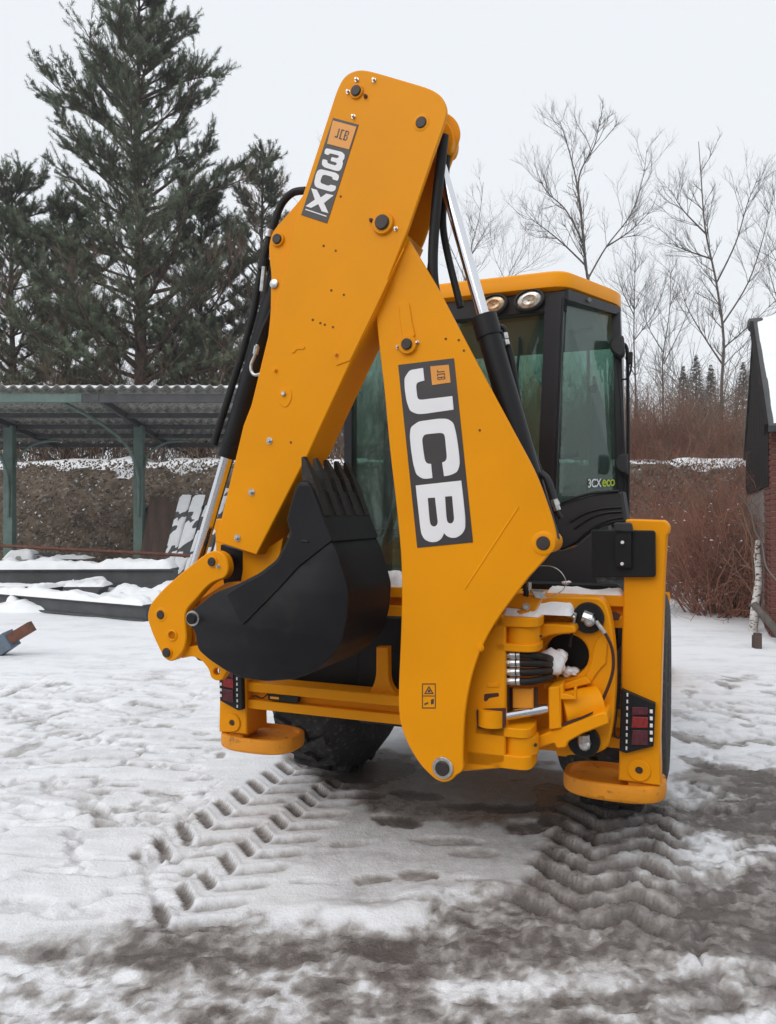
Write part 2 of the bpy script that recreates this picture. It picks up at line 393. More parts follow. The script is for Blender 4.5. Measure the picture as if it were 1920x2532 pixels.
# smears and footprints where the crust has broken through
def smear(px, py, rx, ry, rot, amt):
    global h, wet
    c, s_ = math.cos(rot), math.sin(rot); x, y = gpx - px, gpy - py
    a, b = x * c + y * s_, -x * s_ + y * c
    d = np.sqrt((a / rx) ** 2 + (b / ry) ** 2) + nC * .9 + nB * .6 + nD * .4
    k = sm(d, 1.05, .7); wet = np.clip(wet + k * amt * (.9 + nC), 0, 1); h -= k * .012
for q in ((990, 2035, 76, 13, .08, .62), (1318, 2045, 66, 18, -.12, .62), (930, 2172, 66, 13, 0, .34), (1050, 2165, 76, 18, .05, .45), (1150, 2178, 50, 10, 0, .3), (1230, 2000, 130, 12, .03, .5), (1050, 1972, 90, 10, .05, .5), (910, 1972, 60, 9, .05, .45),
          (400, 1957, 58, 8, .03, .35), (310, 1940, 40, 7, 0, .25), (548, 1862, 14, 8, 0, .5), (250, 2010, 60, 20, .5, .25), (60, 1850, 60, 10, -.3, .3), (1100, 2080, 90, 9, .02, .25), (860, 2090, 70, 8, -.05, .22), (1180, 2110, 70, 9, .05, .22), (760, 2180, 60, 9, 0, .2), (1000, 2230, 120, 9, 0, .2),
          (1700, 1818, 60, 9, .12, .5), (1790, 1835, 70, 8, .05, .5), (1870, 1830, 60, 7, .1, .4), (1720, 1880, 50, 10, .3, .5), (1820, 1905, 110, 16, .12, .55), (1680, 1770, 50, 7, .3, .3), (1880, 1760, 60, 6, .1, .3), (1850, 1955, 90, 12, .05, .55)): smear(*q)
rr = random.Random(3)
for i in range(60):
    smear(rr.uniform(-30, 560), rr.uniform(1680, 2030), rr.uniform(16, 48), rr.uniform(3, 7), rr.uniform(-.35, .1), rr.uniform(.12, .34))
for i in range(20): smear(rr.uniform(1660, 1930), rr.uniform(1660, 1800), rr.uniform(16, 45), rr.uniform(3, 6), rr.uniform(0, .25), rr.uniform(.15, .4))
h *= 1 - sm(GY, 14, 19) * .6
h = np.where(GY < -1, h * .3, h)
ny, nx = GX.shape
me = bpy.data.meshes.new('ground'); co = np.stack([GX, GY, h], -1).reshape(-1, 3)
ii = np.arange(nx * ny).reshape(ny, nx)
fa = np.stack([ii[:-1, :-1], ii[:-1, 1:], ii[1:, 1:], ii[1:, :-1]], -1).reshape(-1, 4)
me.vertices.add(len(co)); me.vertices.foreach_set('co', co.ravel())
me.loops.add(fa.size); me.loops.foreach_set('vertex_index', fa.ravel().astype(np.int32))
me.polygons.add(len(fa)); me.polygons.foreach_set('loop_start', (np.arange(len(fa)) * 4).astype(np.int32))
me.polygons.foreach_set('use_smooth', np.ones(len(fa), bool)); me.update(calc_edges=True)
at = me.attributes.new('wet', 'FLOAT', 'POINT'); at.data.foreach_set('value', wet.ravel().astype(np.float32))  # wetness plus the contact shadow painted under the machine
ground = link('ground', me); ground['kind'] = 'structure'; ground['label'] = 'snowy yard with tyre prints and brown slush in the foreground'
def ground_z(x, y):
    i = min(max(np.searchsorted(gy, y), 1), ny - 1); j = min(max(np.searchsorted(gx, x), 1), nx - 1); return float(h[i, j])
m = bpy.data.materials.new('snow_slush_and_shade'); m.use_nodes = True; t = m.node_tree; b = t.nodes['Principled BSDF']
a = nd(t, 'ShaderNodeAttribute', attribute_name='wet'); tc = nd(t, 'ShaderNodeTexCoord')
n1 = nd(t, 'ShaderNodeTexNoise'); n1.inputs['Scale'].default_value = 13; n1.inputs['Detail'].default_value = 10; n1.inputs['Roughness'].default_value = .72
t.links.new(tc.outputs['Object'], n1.inputs['Vector'])
ad = nd(t, 'ShaderNodeMath', operation='MULTIPLY_ADD'); sb = nd(t, 'ShaderNodeMath', operation='SUBTRACT'); sb.inputs[1].default_value = .5
t.links.new(n1.outputs[0], sb.inputs[0])
env = nd(t, 'ShaderNodeMapRange'); env.inputs[1].default_value = 0; env.inputs[2].default_value = .25; env.inputs[3].default_value = .10; env.inputs[4].default_value = .85
t.links.new(a.outputs['Fac'], env.inputs[0])
t.links.new(sb.outputs[0], ad.inputs[0]); t.links.new(env.outputs[0], ad.inputs[1]); t.links.new(a.outputs['Fac'], ad.inputs[2])
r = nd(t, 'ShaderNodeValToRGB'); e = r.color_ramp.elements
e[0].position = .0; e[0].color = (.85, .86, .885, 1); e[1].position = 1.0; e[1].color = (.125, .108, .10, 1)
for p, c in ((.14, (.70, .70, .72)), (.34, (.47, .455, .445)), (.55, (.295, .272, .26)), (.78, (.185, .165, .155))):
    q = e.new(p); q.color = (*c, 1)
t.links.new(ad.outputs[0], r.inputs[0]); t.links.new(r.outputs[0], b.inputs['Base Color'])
mr = nd(t, 'ShaderNodeMapRange'); mr.inputs[1].default_value = .2; mr.inputs[2].default_value = .9; mr.inputs[3].default_value = .6; mr.inputs[4].default_value = .16
t.links.new(ad.outputs[0], mr.inputs[0]); t.links.new(mr.outputs[0], b.inputs['Roughness'])
b.inputs['Specular IOR Level'].default_value = .35
n2 = nd(t, 'ShaderNodeTexNoise'); n2.inputs['Scale'].default_value = 55; n2.inputs['Detail'].default_value = 6; n2.inputs['Roughness'].default_value = .7
t.links.new(tc.outputs['Object'], n2.inputs['Vector'])
bp = nd(t, 'ShaderNodeBump'); bp.inputs['Strength'].default_value = .8; bp.inputs['Distance'].default_value = .012
t.links.new(n2.outputs[0], bp.inputs['Height']); t.links.new(bp.outputs[0], b.inputs['Normal'])
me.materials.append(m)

# ================================================================== BACKGROUND
# ---- embankment across the back of the yard
bx_ = np.concatenate([np.linspace(-90, -16, 30), np.linspace(-15.5, 26, 190), np.linspace(27, 110, 34)])
prof = [(19.6, -.1), (19.9, .12), (20.2, .5), (20.5, .95), (20.8, 1.4), (21.05, 1.85), (21.3, 2.25), (21.55, 2.6), (21.8, 2.86), (22.05, 3.0), (22.6, 3.05), (24, 3.12), (28, 3.3), (40, 4.0), (70, 6.), (120, 9), (200, 12), (400, 16)]
by = np.array([p[0] for p in prof]); bz = np.array([p[1] for p in prof])
BX, BY = np.meshgrid(bx_, by); BZ = np.repeat(bz[:, None], len(bx_), 1)
nz = fbm(BX * 1.1, BY * 1.3 + BZ, 5); k = np.clip(BZ / .5, 0, 1)
BZ = BZ + nz * .55 * k; BY = BY + fbm(BX * .9 + 50, BZ * 1.7, 4) * .9 * k * (BY < 23)
def gridmesh(name, X, Y, Z, m):
    r_, c_ = X.shape; ii = np.arange(r_ * c_).reshape(r_, c_)
    fa = np.stack([ii[:-1, :-1], ii[:-1, 1:], ii[1:, 1:], ii[1:, :-1]], -1).reshape(-1, 4)
    me = bpy.data.meshes.new(name); me.from_pydata(np.stack([X, Y, Z], -1).reshape(-1, 3).tolist(), [], fa.tolist()); me.materials.append(M[m])
    me.polygons.foreach_set('use_smooth', [True] * len(me.polygons)); return link(name, me)
bank = gridmesh('embankment', BX, BY, BZ, 'litter'); bank['kind'] = 'structure'; bank['label'] = 'low brown bank of leaf litter and stones behind the yard'
# ragged snow lying on the brink of the bank
X2, T2 = np.meshgrid(bx_, np.linspace(0, 1, 9))
zt2 = np.interp(T2 * 3.2 + 21.75, by, bz)
g2 = fbm(X2 * 1.3 + 9, T2 * 2, 4); Z2 = zt2 + .10 + g2 * .32 + .10 * np.sin(T2 * math.pi); Y2 = 21.75 + T2 * 3.2 + fbm(X2 * 1.5, T2 * 2 + 3, 4) * .6 * (T2 < .3)
Z2 = np.where(T2 < .05, Z2 - .30, Z2)
bs = gridmesh('bank_snow', X2, Y2, Z2, 'snow'); bs['kind'] = 'structure'; bs['label'] = 'strip of snow along the top of the bank'
def bank_at(x, s):                   # point on the face of the bank, s = 0 foot .. 1 brink
    y = 19.9 + 2.2 * s; return Vector((x, y - .12, float(np.interp(y, by, bz))))
rs = random.Random(5)
def chips(name, n, fn, m, smin, smax, label):
    V = []; Fc = []
    for i in range(n):
        p = fn(); s_ = rs.uniform(smin, smax); o = len(V)
        a_ = Vector((rs.uniform(-1, 1), rs.uniform(-1, 1), rs.uniform(-1, 1))).normalized(); b_ = a_.orthogonal().normalized(); c_ = a_.cross(b_)
        V += [p + b_ * s_, p - b_ * s_ * .5 + c_ * s_ * .7, p - b_ * s_ * .6 - c_ * s_ * .6, p + a_ * s_ * .5]
        Fc += [[o, o + 1, o + 3], [o + 1, o + 2, o + 3], [o + 2, o, o + 3], [o, o + 2, o + 1]]
    B = MB(); B.add(V, Fc, m); ob = B.obj(name, None, smooth=10, fix=False); ob['kind'] = 'stuff'; ob['label'] = label; return ob
fnb = lambda: bank_at(rs.uniform(-14, 14), rs.random()) + Vector((0, rs.uniform(-.25, .05), rs.uniform(-.05, .2)))
chips('leaf_litter', 16000, fnb, 'leafbit', .02, .065, 'brown dead leaves strewn over the bank')
chips('bank_stones', 3600, fnb, 'stone', .03, .085, 'small grey stones and rubble on the bank')
chips('bank_snow_bits', 800, lambda: bank_at(rs.uniform(-14, 14), rs.random() ** .7) + Vector((0, rs.uniform(-.22, .0), .02)), 'snow', .02, .06, 'flecks of snow lying on the bank')

# ---- open shelter with corrugated roof
YP = 17.0
S0 = W(345, 1390, YP); S0.z = 0
sh = root('open_shelter', (S0.x, S0.y, 0), 'open green steel shelter with corrugated grey roof behind the steel beams', 'shelter')
def loc(p): return Vector(p) - Vector((S0.x, S0.y, 0))
eaveF, eaveB = W(0, 962, 14.4), W(0, 1092, 19.4)
def roofz(y): return eaveF.z + (eaveB.z - eaveF.z) * (y - 14.4) / 5.0
xl, xr = W(-420, 0, 14.4).x, W(600, 0, 14.4).x
PXS = [W(x, 0, YP).x for x in (-295, 25, 345)]
for i, x in enumerate(PXS):
    B = MB(); B.box(x - .10, x + .10, YP - .10, YP + .10, -.05, roofz(YP) - .12, 'teal', .01); ob = B.obj('post', None); 
    ob.data.transform(Matrix.Translation(-Vector((S0.x, S0.y, 0)))); ob.parent = sh
    B = MB(); B.tube([loc(q) for q in curve([(x + .02, YP - .12, 1.6), (x + .02, YP - .16, 2.5), (x - .10, YP - .5, 3.1), (x - .35, YP - 1.3, 3.5), (x - .75, 14.6, roofz(14.6) - .16)])], .035, 'teal', 8); B.obj('brace', sh)
    B = MB(); B.tube([loc(q) for q in curve([(x + .11, YP, 2.7), (x + .2, YP + .05, 3.0), (x + .55, YP + .2, 3.25), (x + 1.0, YP + .3, 3.3)])], .028, 'teal', 8); B.obj('brace', sh)
    B = MB(); B.bar(loc((x, 14.5, roofz(14.5) - .12)), loc((x, 19.4, roofz(19.4) - .12)), .08, .12, 'dgrey'); B.obj('rafter', sh)
for y, m_, a_, b_ in ((14.55, 'teal', xl, W(205, 0, 14.55).x), (14.56, 'dgrey', W(205, 0, 14.55).x + .002, xr), (16.1, 'dgrey', xl, xr), (17.2, 'dgrey', xl, xr), (18.2, 'dgrey', xl, xr), (19.35, 'dgrey', xl, xr)):
    B = MB(); hgt = .16 if y < 15 else .10
    B.box(a_ - S0.x, b_ - S0.x, y - .05 - S0.y, y + .05 - S0.y, roofz(y) - .055 - hgt, roofz(y) - .055, m_, .006); B.obj('purlin' if y > 15 else 'eaves_beam', sh)
pitch = .205
def corr(wd, ln, th, m_, amp=.032, seg=8):
    n = int(round(wd / pitch)) * seg; vs = []; fs = []
    sl = (eaveB.z - eaveF.z) / 5.0
    for lay in (0, 1):
        for j in (0, 1):
            for i in range(n + 1):
                x = wd * i / n; vs.append((x, j * ln, sl * j * ln + amp * math.cos(2 * math.pi * x / pitch) + lay * th))
    st = n + 1
    for lay in (0, 1):
        o = lay * 2 * st
        for i in range(n): q = [o + i, o + i + 1, o + st + i + 1, o + st + i]; fs.append(q if lay else q[::-1])
    for i in range(n): fs.append([i, i + 1, 2 * st + i + 1, 2 * st + i]); fs.append([st + i + 1, st + i, 3 * st + i, 3 * st + i + 1])
    B = MB(); B.add(vs, fs, m_); return B
WS = pitch * 5; shm = None; snm = None
rows = [14.4, 15.62, 16.84, 18.06]
nc = int((xr - xl) / WS)
for ri, y0 in enumerate(rows):
    for ci in range(nc):
        x0 = xr - (ci + 1) * WS
        if shm is None:
            ob = corr(WS + .02, 1.36, .009, 'asb').obj('roof_sheet', sh); shm = ob.data
        else: ob = link('roof_sheet', shm, sh)
        ob.location = loc((x0, y0, roofz(y0) + .012 * (3 - ri) + .004 * (ci % 2))); ob.rotation_euler.y = rs.uniform(-.004, .004)
def roof_snow_mesh():
    n = 40; sl = (eaveB.z - eaveF.z) / 5.0; vs = []; fs = []; ys = [0, .04, .5, 1.6, 3., 4.8]; lev = len(ys)
    for lay in (0, 1):
        for j_, y in enumerate(ys):
            for i_ in range(n + 1):
                x = WS * i_ / n; bot = .032 * math.cos(2 * math.pi * x / pitch); top = max(bot + .003, .012 + .010 * math.sin(x * 9) + (.012 if j_ > 1 else 0)); vs.append((x, y, sl * y + (top if lay else bot)))
    st = n + 1
    for lay in (0, 1):
        for j_ in range(lev - 1):
            for i_ in range(n): o = lay * lev * st + j_ * st + i_; q = [o, o + 1, o + st + 1, o + st]; fs.append(q if lay else q[::-1])
    for i_ in range(n): fs.append([i_, i_ + 1, lev * st + i_ + 1, lev * st + i_])
    B = MB(); B.add(vs, fs, 'snow'); return B
for ci in range(nc):
    if snm is None:
        ob = roof_snow_mesh().obj('roof_snow', sh, fix=False); snm = ob.data
    else: ob = link('roof_snow', snm, sh)
    ob.location = loc((xr - (ci + 1) * WS, 14.41 + rs.uniform(0, .02), roofz(14.4) + .055))

# ---- snow covered steel lying in front of the shelter
def snow_on(name, parent, x0, x1, y0, y1, z0, hgt, seed, n=60, k=12): return mound(name, parent, x0, x1, y0, y1, z0, hgt, n, k, seed, fq=4.)
def beam(label, pa, pb, hgt, dpt, m_, snow, seed, cat='steel beam', name='steel_beam', grp=None):
    a_, b_ = Vector(pa), Vector(pb); d = b_ - a_; L = d.length; ang = math.atan2(d.y, d.x)
    r_ = root(name, (a_.x, a_.y, a_.z), label, cat, grp, rz=ang); r_.rotation_euler.y = -math.atan2(d.z, math.hypot(d.x, d.y))
    B = MB(); f = hgt * .13
    B.box(0, L, -dpt / 2, dpt / 2, 0, f, m_, .004); B.box(0, L, -dpt / 2, dpt / 2, hgt - f, hgt, m_, .004); B.box(0.002, L - .002, -dpt / 2 + .05, dpt / 2 - .05, f - .002, hgt - f + .002, m_, .002)
    B.obj('profile', r_)
    if snow: snow_on('snow_cover', r_, .02, L - .02, -dpt / 2 - .02, dpt / 2 + .03, hgt - .005, snow, seed)
    return r_
yb = 12.9
p = W(-60, 1508, 14.0); q = W(372, 1540, 12.0); p.z = .03; q.z = .03
beam('nearest long dark steel beam lying on the snow left of the digger', (p.x, p.y, .02), (q.x, q.y, .0), .26, .28, 'dgrey', .12, 21)
p = W(-60, 1470, 15.2); q = W(440, 1470, 15.0)
beam('long snow topped dark steel beam in front of the shelter posts', (p.x, 15.2, .22), (q.x, 14.9, .26), .36, .34, 'dgrey', .20, 22)
p = W(-60, 1480, 14.2); q = W(120, 1470, 14.2)
beam('short grey steel beam between the two long beams', (p.x, 14.2, .10), (q.x, 14.1, .12), .24, .26, 'dgrey', .06, 23)
p = W(262, 1440, 14.75); q = W(80, 1490, 13.55)
beam('short snowy steel bar lying askew between the long beams', (q.x, q.y, .20), (p.x, p.y, .26), .14, .16, 'dgrey', .09, 26)
B = MB(); c = W(205, 1465, 13.9)
B.prism([Vector(v) for v in ((-.42, 0), (.30, 0), (.42, .26), (-.22, .26))], -.25, .25, 'dgrey', .01); ob = B.obj('steel_offcut', None); ob.location = (c.x, 13.9, .12)
tag(ob, 'dark wedge shaped steel offcut between the long beams', 'steel offcut'); mound('snow_cap', ob, -.25, .46, -.26, .26, .255, .10, seed=24)
mound('snow_drift', None, W(-80, 0, 14).x, W(420, 0, 14).x, 12.95, 15.6, -.02, .20, 70, 30, 31, 2.2)['kind'] = 'structure'
mound('snow_drift', None, W(255, 0, 13.9).x, W(430, 0, 13.9).x, 13.1, 14.7, .0, .42, 40, 20, 33, 2.5)['kind'] = 'structure'
mound('snow_drift', None, W(60, 0, 13.9).x, W(170, 0, 13.9).x, 13.1, 14.2, .0, .36, 40, 20, 35, 2.5)['kind'] = 'structure'
for o in bpy.data.objects:
    if o.name.startswith('snow_drift'): o['label'] = 'snow heaped between the steel beams'
# rusty pipe on two stakes
a_, b_ = W(-80, 1345, 15.6), W(470, 1374, 15.4)
B = MB(); B.tube([a_, b_], .035, 'rust', 10)
for x in (.12, .88): c = a_.lerp(b_, x); B.tube([(c.x, c.y, 0), (c.x, c.y, c.z + .03)], .03, 'rust', 8)
tag(B.obj('pipe_rail', None), 'thin rusty pipe rail running across in front of the shelter', 'pipe rail')
# boulder and curved sheet
c = W(62, 1390, 16.2)
B = MB(); B.lathe((0, 0, 0), (0, 0, 1), [(.42, 0), (.44, .3), (.40, .55), (.28, .78), (.10, .88), (.02, .90)], 'concrete', 18); ob = B.obj('concrete_block', None); ob.location = (c.x, 16.2, .0)
tag(ob, 'round topped concrete block with a snow cap by the left shelter post', 'concrete block'); mound('snow_cap', ob, -.34, .30, -.3, .3, .72, .22, 14, 12, 41, 4.)
c = W(165, 1385, 16.0)
B = MB(); vs = [(-.55 + 1.1 * i / 12, -.3 + .6 * j, .72 + .12 * math.cos(i / 12 * 3) + .004 * j) for j in (0, 1) for i in range(13)]; vs += [(x, y, z0 - .012) for x, y, z0 in vs]
fs = [[i, i + 1, i + 14, i + 13] for i in range(12)] + [[26 + i + 1, 26 + i, 26 + i + 13, 26 + i + 14] for i in range(12)] + [[i + 1, i, 26 + i, 26 + i + 1] for i in range(12)]
B.add(vs, fs, 'dgrey'); B.box(-.4, -.34, -.2, .2, 0, .82, 'dgrey'); B.box(.34, .4, -.2, .2, 0, .62, 'dgrey'); ob = B.obj('bent_sheet', None); ob.location = (c.x, 16.0, 0)
tag(ob, 'curved dark metal sheet under snow beside the concrete block', 'metal sheet'); mound('snow_cap', ob, -.5, .5, -.3, .3, .74, .09, 20, 8, 43)
# boards and sheets leaning in a rack
boards = [(372, 418, 372, 1228, 'wood', 0, 'narrow dark board leaning at the left end of the rack'), (393, 445, 402, 1240, 'wood', 0, 'wide wet brown board leaning beside the narrow dark one'),
          (446, 476, 425, 1222, 'dgrey', 1, 'first snow covered sheet leaning right of the brown board'), (478, 510, 450, 1222, 'dgrey', 1, 'second snow covered sheet leaning in the rack'),
          (512, 548, 478, 1235, 'dgrey', 1, 'snowy sheet leaning behind the chromed cylinder rod'), (540, 570, 500, 1205, 'dgrey', 1, 'snowy sheet leaning closest to the yellow arm'), (575, 600, 540, 1190, 'wood', 1, 'snow edged board leaning half behind the yellow arm')]
for i, (x0, x1, xb, yt, m_, sn, lab) in enumerate(boards):
    yk = 16.6 - i * .05; a_ = W(x0, yt, yk + .5); b_ = W(x1, yt, yk + .5); f0 = W(xb - 40, 1400, yk); f1 = W(xb - 40 + (x1 - x0), 1400, yk); f0.z = f1.z = .0
    r_ = root('leaning_board', (f0.x, f0.y, 0), lab, 'board'); o3 = Vector((f0.x, f0.y, 0))
    B = MB(); B.quad([f0 - o3, f1 - o3, b_ - o3, a_ - o3], -.05, m_); B.obj('sheet', r_, smooth=20)
    if sn:
        n_ = (f1 - f0).cross(a_ - f0).normalized(); vs = []; fs = []; NN = 26; KK = 5
        for u in range(NN + 1):
            for w in range(KK + 1):
                s, t = u / NN, w / KK; base = f0.lerp(f1, t).lerp(a_.lerp(b_, t), s) - o3
                g = float(fbm(np.array([s * 14 + i * 9]), np.array([t * 3. + i]), 3)[0]); ed = min(1, s * 8, (1 - s) * 8) * (1 if 0 < w < KK else .0)
                vs.append(base + n_ * (ed * max(-.012, .022 + .20 * g) - .002))
        for u in range(NN):
            for w in range(KK): q = u * (KK + 1) + w; fs.append([q, q + 1, q + KK + 2, q + KK + 1])
        B = MB(); B.add(vs, fs, 'snow'); B.obj('snow_cover', r_, smooth=80, fix=False)
# rack rail the boards rest on
a_, b_ = W(350, 1260, 17.15), W(640, 1250, 16.9)
B = MB(); B.tube([a_, b_], .045, 'dgrey', 8)
for x in (.05, .95): c = a_.lerp(b_, x); B.tube([(c.x, c.y, 0), (c.x, c.y, c.z + .03)], .04, 'dgrey', 8)
tag(B.obj('board_rack', None), 'dark steel rack rail behind the leaning snowy boards', 'rack')
# drawbar poking in from the left
a_, b_, c = W(-60, 1640, 9.2), W(30, 1578, 9.0), W(80, 1548, 9.0)
r_ = root('drawbar', (a_.x, a_.y, 0), 'blue grey steel drawbar with rusty end sticking up at the left edge', 'drawbar'); o3 = Vector((a_.x, a_.y, 0))
B = MB(); B.bar(a_ - o3 + (a_ - b_) * .5, b_ - o3, .16, .20, 'bluegrey', side=(0, 1, 0)); B.obj('sleeve', r_, smooth=20)
B = MB(); B.bar(b_ - o3 - (c - b_) * .2, c - o3, .10, .12, 'rust', side=(0, 1, 0)); B.obj('bar', r_, smooth=20)

# ---- trees
class Tubes:                                     # many thin tapered tubes in one mesh
    def __init__(s): s.v = []; s.f = []
    def add(s, pts, r0, r1, seg=4):
        N = len(pts); o = len(s.v); prev = None
        for i, p in enumerate(pts):
            d = (pts[min(i + 1, N - 1)] - pts[max(i - 1, 0)]); d = d.normalized() if d.length > 1e-9 else Vector((0, 0, 1))
            x = d.orthogonal().normalized() if prev is None else (prev - d * prev.dot(d)).normalized()
            prev = x; y = d.cross(x); r = r0 + (r1 - r0) * i / (N - 1)
            for k in range(seg):
                t = 2 * math.pi * k / seg; s.v.append(p + (x * math.cos(t) + y * math.sin(t)) * r)
        for i in range(N - 1):
            for k in range(seg): a = o + i * seg + k; b = o + i * seg + (k + 1) % seg; s.f.append((a, b, b + seg, a + seg))
    def obj(s, name, m, parent=None):
        me = bpy.data.meshes.new(name); me.from_pydata([tuple(v) for v in s.v], [], s.f); me.materials.append(M[m]); me.polygons.foreach_set('use_smooth', [True] * len(me.polygons))
        return link(name, me, parent)
def grow(T, p, d, L, r, lev, rg, up=.35, kids=5, spread=.75, seg=3, wig=.16):
    n = 5 if lev > 0 else 3; pts = [p.copy()]; q = p.copy(); dd = d.normalized()
    for i in range(n):
        dd = (dd + Vector((rg.gauss(0, wig), rg.gauss(0, wig), rg.gauss(0, wig * .7) + up * .16))).normalized(); q = q + dd * (L / n); pts.append(q.copy())
    T.add(pts, r, r * .35, max(seg, 3))
    if lev <= 0: return
    for k in range(kids):
        t = rg.uniform(.22, .97); i = min(int(t * n), n - 1); b = pts[i].lerp(pts[i + 1], t * n - i); dl = (pts[i + 1] - pts[i]).normalized()
        o = dl.orthogonal().normalized(); o.rotate(Matrix.Rotation(rg.uniform(0, 6.28), 3, dl))
        nd_ = (dl + o * rg.uniform(.55, 1.05) * spread + Vector((0, 0, up * .5))).normalized()
        grow(T, b, nd_, L * rg.uniform(.35, .6) * (1.1 - t * .4), r * .5 * (1.1 - .4 * t), lev - 1, rg, up, max(3, kids - 1), spread, 3, wig * 1.15)
def bare_tree(label, limbs, Y, seed, r0=.12, lev=2, kids=7, m='twig_grey', base_z=None, spread=.75, grp='bare trees beyond the bank', dy=.6, up=.4):
    rg = random.Random(seed); p0 = W(limbs[0][0][0], limbs[0][0][1], Y)
    b = Vector((p0.x, p0.y, base_z if base_z is not None else p0.z)); r_ = root('bare_tree', b, label, 'tree', grp)
    T = Tubes(); C_ = Tubes()
    for li, L in enumerate(limbs):
        ry = rg.uniform(-dy, dy) if li else 0
        pts = [W(x, y, Y + ry * i / max(1, len(L) - 1)) - b for i, (x, y) in enumerate(L)]
        if li == 0: pts = [Vector((pts[0].x, pts[0].y, 0))] + pts
        pts = curve(pts, 5); rr2 = r0 * (.42 if li == 0 else .22)
        T.add(pts, rr2, rr2 * .16, 6)
        N = len(pts)
        for k in range(int(kids * (3.4 if li == 0 else 2.4))):
            t = rg.uniform(.22, 1.) ; i = min(int(t * (N - 1)), N - 2); q = pts[i]; dl = (pts[i + 1] - pts[i]).normalized()
            o = dl.orthogonal().normalized(); o.rotate(Matrix.Rotation(rg.uniform(0, 6.28), 3, dl))
            grow(C_, q, (dl * .9 + o * spread + Vector((0, 0, .2))), rg.uniform(.9, 2.3) * (1.15 - .55 * t) * Y / 30, max(.0065, rr2 * (.45 - .2 * t)), lev, rg, up, 6, .7)
    T.obj('trunk', 'bark', r_); C_.obj('crown', m, r_); return r_
bare_tree('tall bare tree rising behind the cab roof', [[(1455, 720), (1452, 680), (1440, 560), (1432, 440), (1470, 360), (1485, 290)], [(1454, 690), (1500, 610), (1560, 530), (1590, 440), (1600, 370)], [(1442, 600), (1400, 520), (1350, 470), (1320, 400)], [(1438, 520), (1420, 420), (1395, 330), (1385, 300)], [(1500, 610), (1560, 570), (1620, 510)], [(1452, 660), (1390, 600), (1340, 560), (1310, 540)]], 27, 3, .15, base_z=3.2)
bare_tree('tall bare tree standing left of the snowy hut roof', [[(1785, 960), (1790, 840), (1772, 700), (1745, 570), (1735, 450), (1728, 350)], [(1788, 800), (1850, 700), (1890, 580), (1915, 470)], [(1772, 700), (1820, 600), (1850, 500), (1880, 430)], [(1748, 580), (1690, 520), (1660, 470)], [(1786, 900), (1740, 830), (1700, 760), (1680, 700)], [(1790, 860), (1860, 800), (1920, 740)], [(1760, 640), (1700, 620), (1655, 600)]], 26, 4, .14, base_z=3.2)
bare_tree('slender bare tree just right of the cab mirror', [[(1572, 960), (1568, 840), (1570, 720), (1572, 620)], [(1570, 840), (1620, 770), (1650, 690)], [(1569, 780), (1540, 720), (1520, 650)]], 30, 5, .10, base_z=3.2)
bare_tree('small forked bare tree between the two taller ones', [[(1640, 980), (1640, 880), (1655, 780), (1660, 660)], [(1642, 900), (1690, 800), (1720, 720)], [(1640, 870), (1600, 800), (1590, 740)]], 31, 6, .10, base_z=3.2)
bare_tree('slim bare tree seen between the boom hoses and the cab roof', [[(1150, 760), (1160, 640), (1185, 540), (1196, 450)], [(1160, 640), (1200, 570), (1230, 530)], [(1155, 700), (1110, 600), (1090, 540)]], 30, 8, .08, base_z=3.2, kids=6)
bare_tree('bare sapling behind the roof of the cab', [[(1250, 760), (1255, 690), (1290, 620), (1300, 560)], [(1254, 700), (1225, 640), (1215, 590)], [(1260, 690), (1330, 640), (1350, 590)]], 33, 9, .06, base_z=3.2, kids=5)
bare_tree('bare tree standing at the right edge behind the hut', [[(1925, 900), (1930, 760), (1920, 620), (1925, 520)], [(1928, 760), (1900, 660), (1890, 600)]], 30, 10, .09, base_z=3.2, kids=5)
for i, (x, y0, x1, y1, lab) in enumerate(((300, 960, 260, 640, 'pale bare sapling just left of the pine trunk'), (255, 960, 215, 740, 'thin bare sapling in the brush behind the shelter roof'), (400, 970, 470, 650, 'bare sapling right of the pine trunk leaning right'), (140, 960, 90, 700, 'bare sapling at the left behind the shelter'), (640, 900, 700, 430, 'bare tree showing between the pine and the digger arm'), (545, 960, 600, 620, 'leaning bare sapling left of the hydraulic hoses'))):
    bare_tree(lab, [[(x, y0), ((x + x1) / 2 + 8, (y0 + y1) / 2), (x1, y1)], [((x + x1) / 2 + 6, (y0 + y1) / 2 + 30), (x1 + 70, y1 + 70), (x1 + 110, y1 - 10)], [((x * 2 + x1) / 3, (y0 * 2 + y1) / 3), (x1 - 60, y1 + 90), (x1 - 90, y1 + 10)]], 22.8, 20 + i, .06, kids=6, m='twig', base_z=3.0, grp='bare saplings behind the shelter')

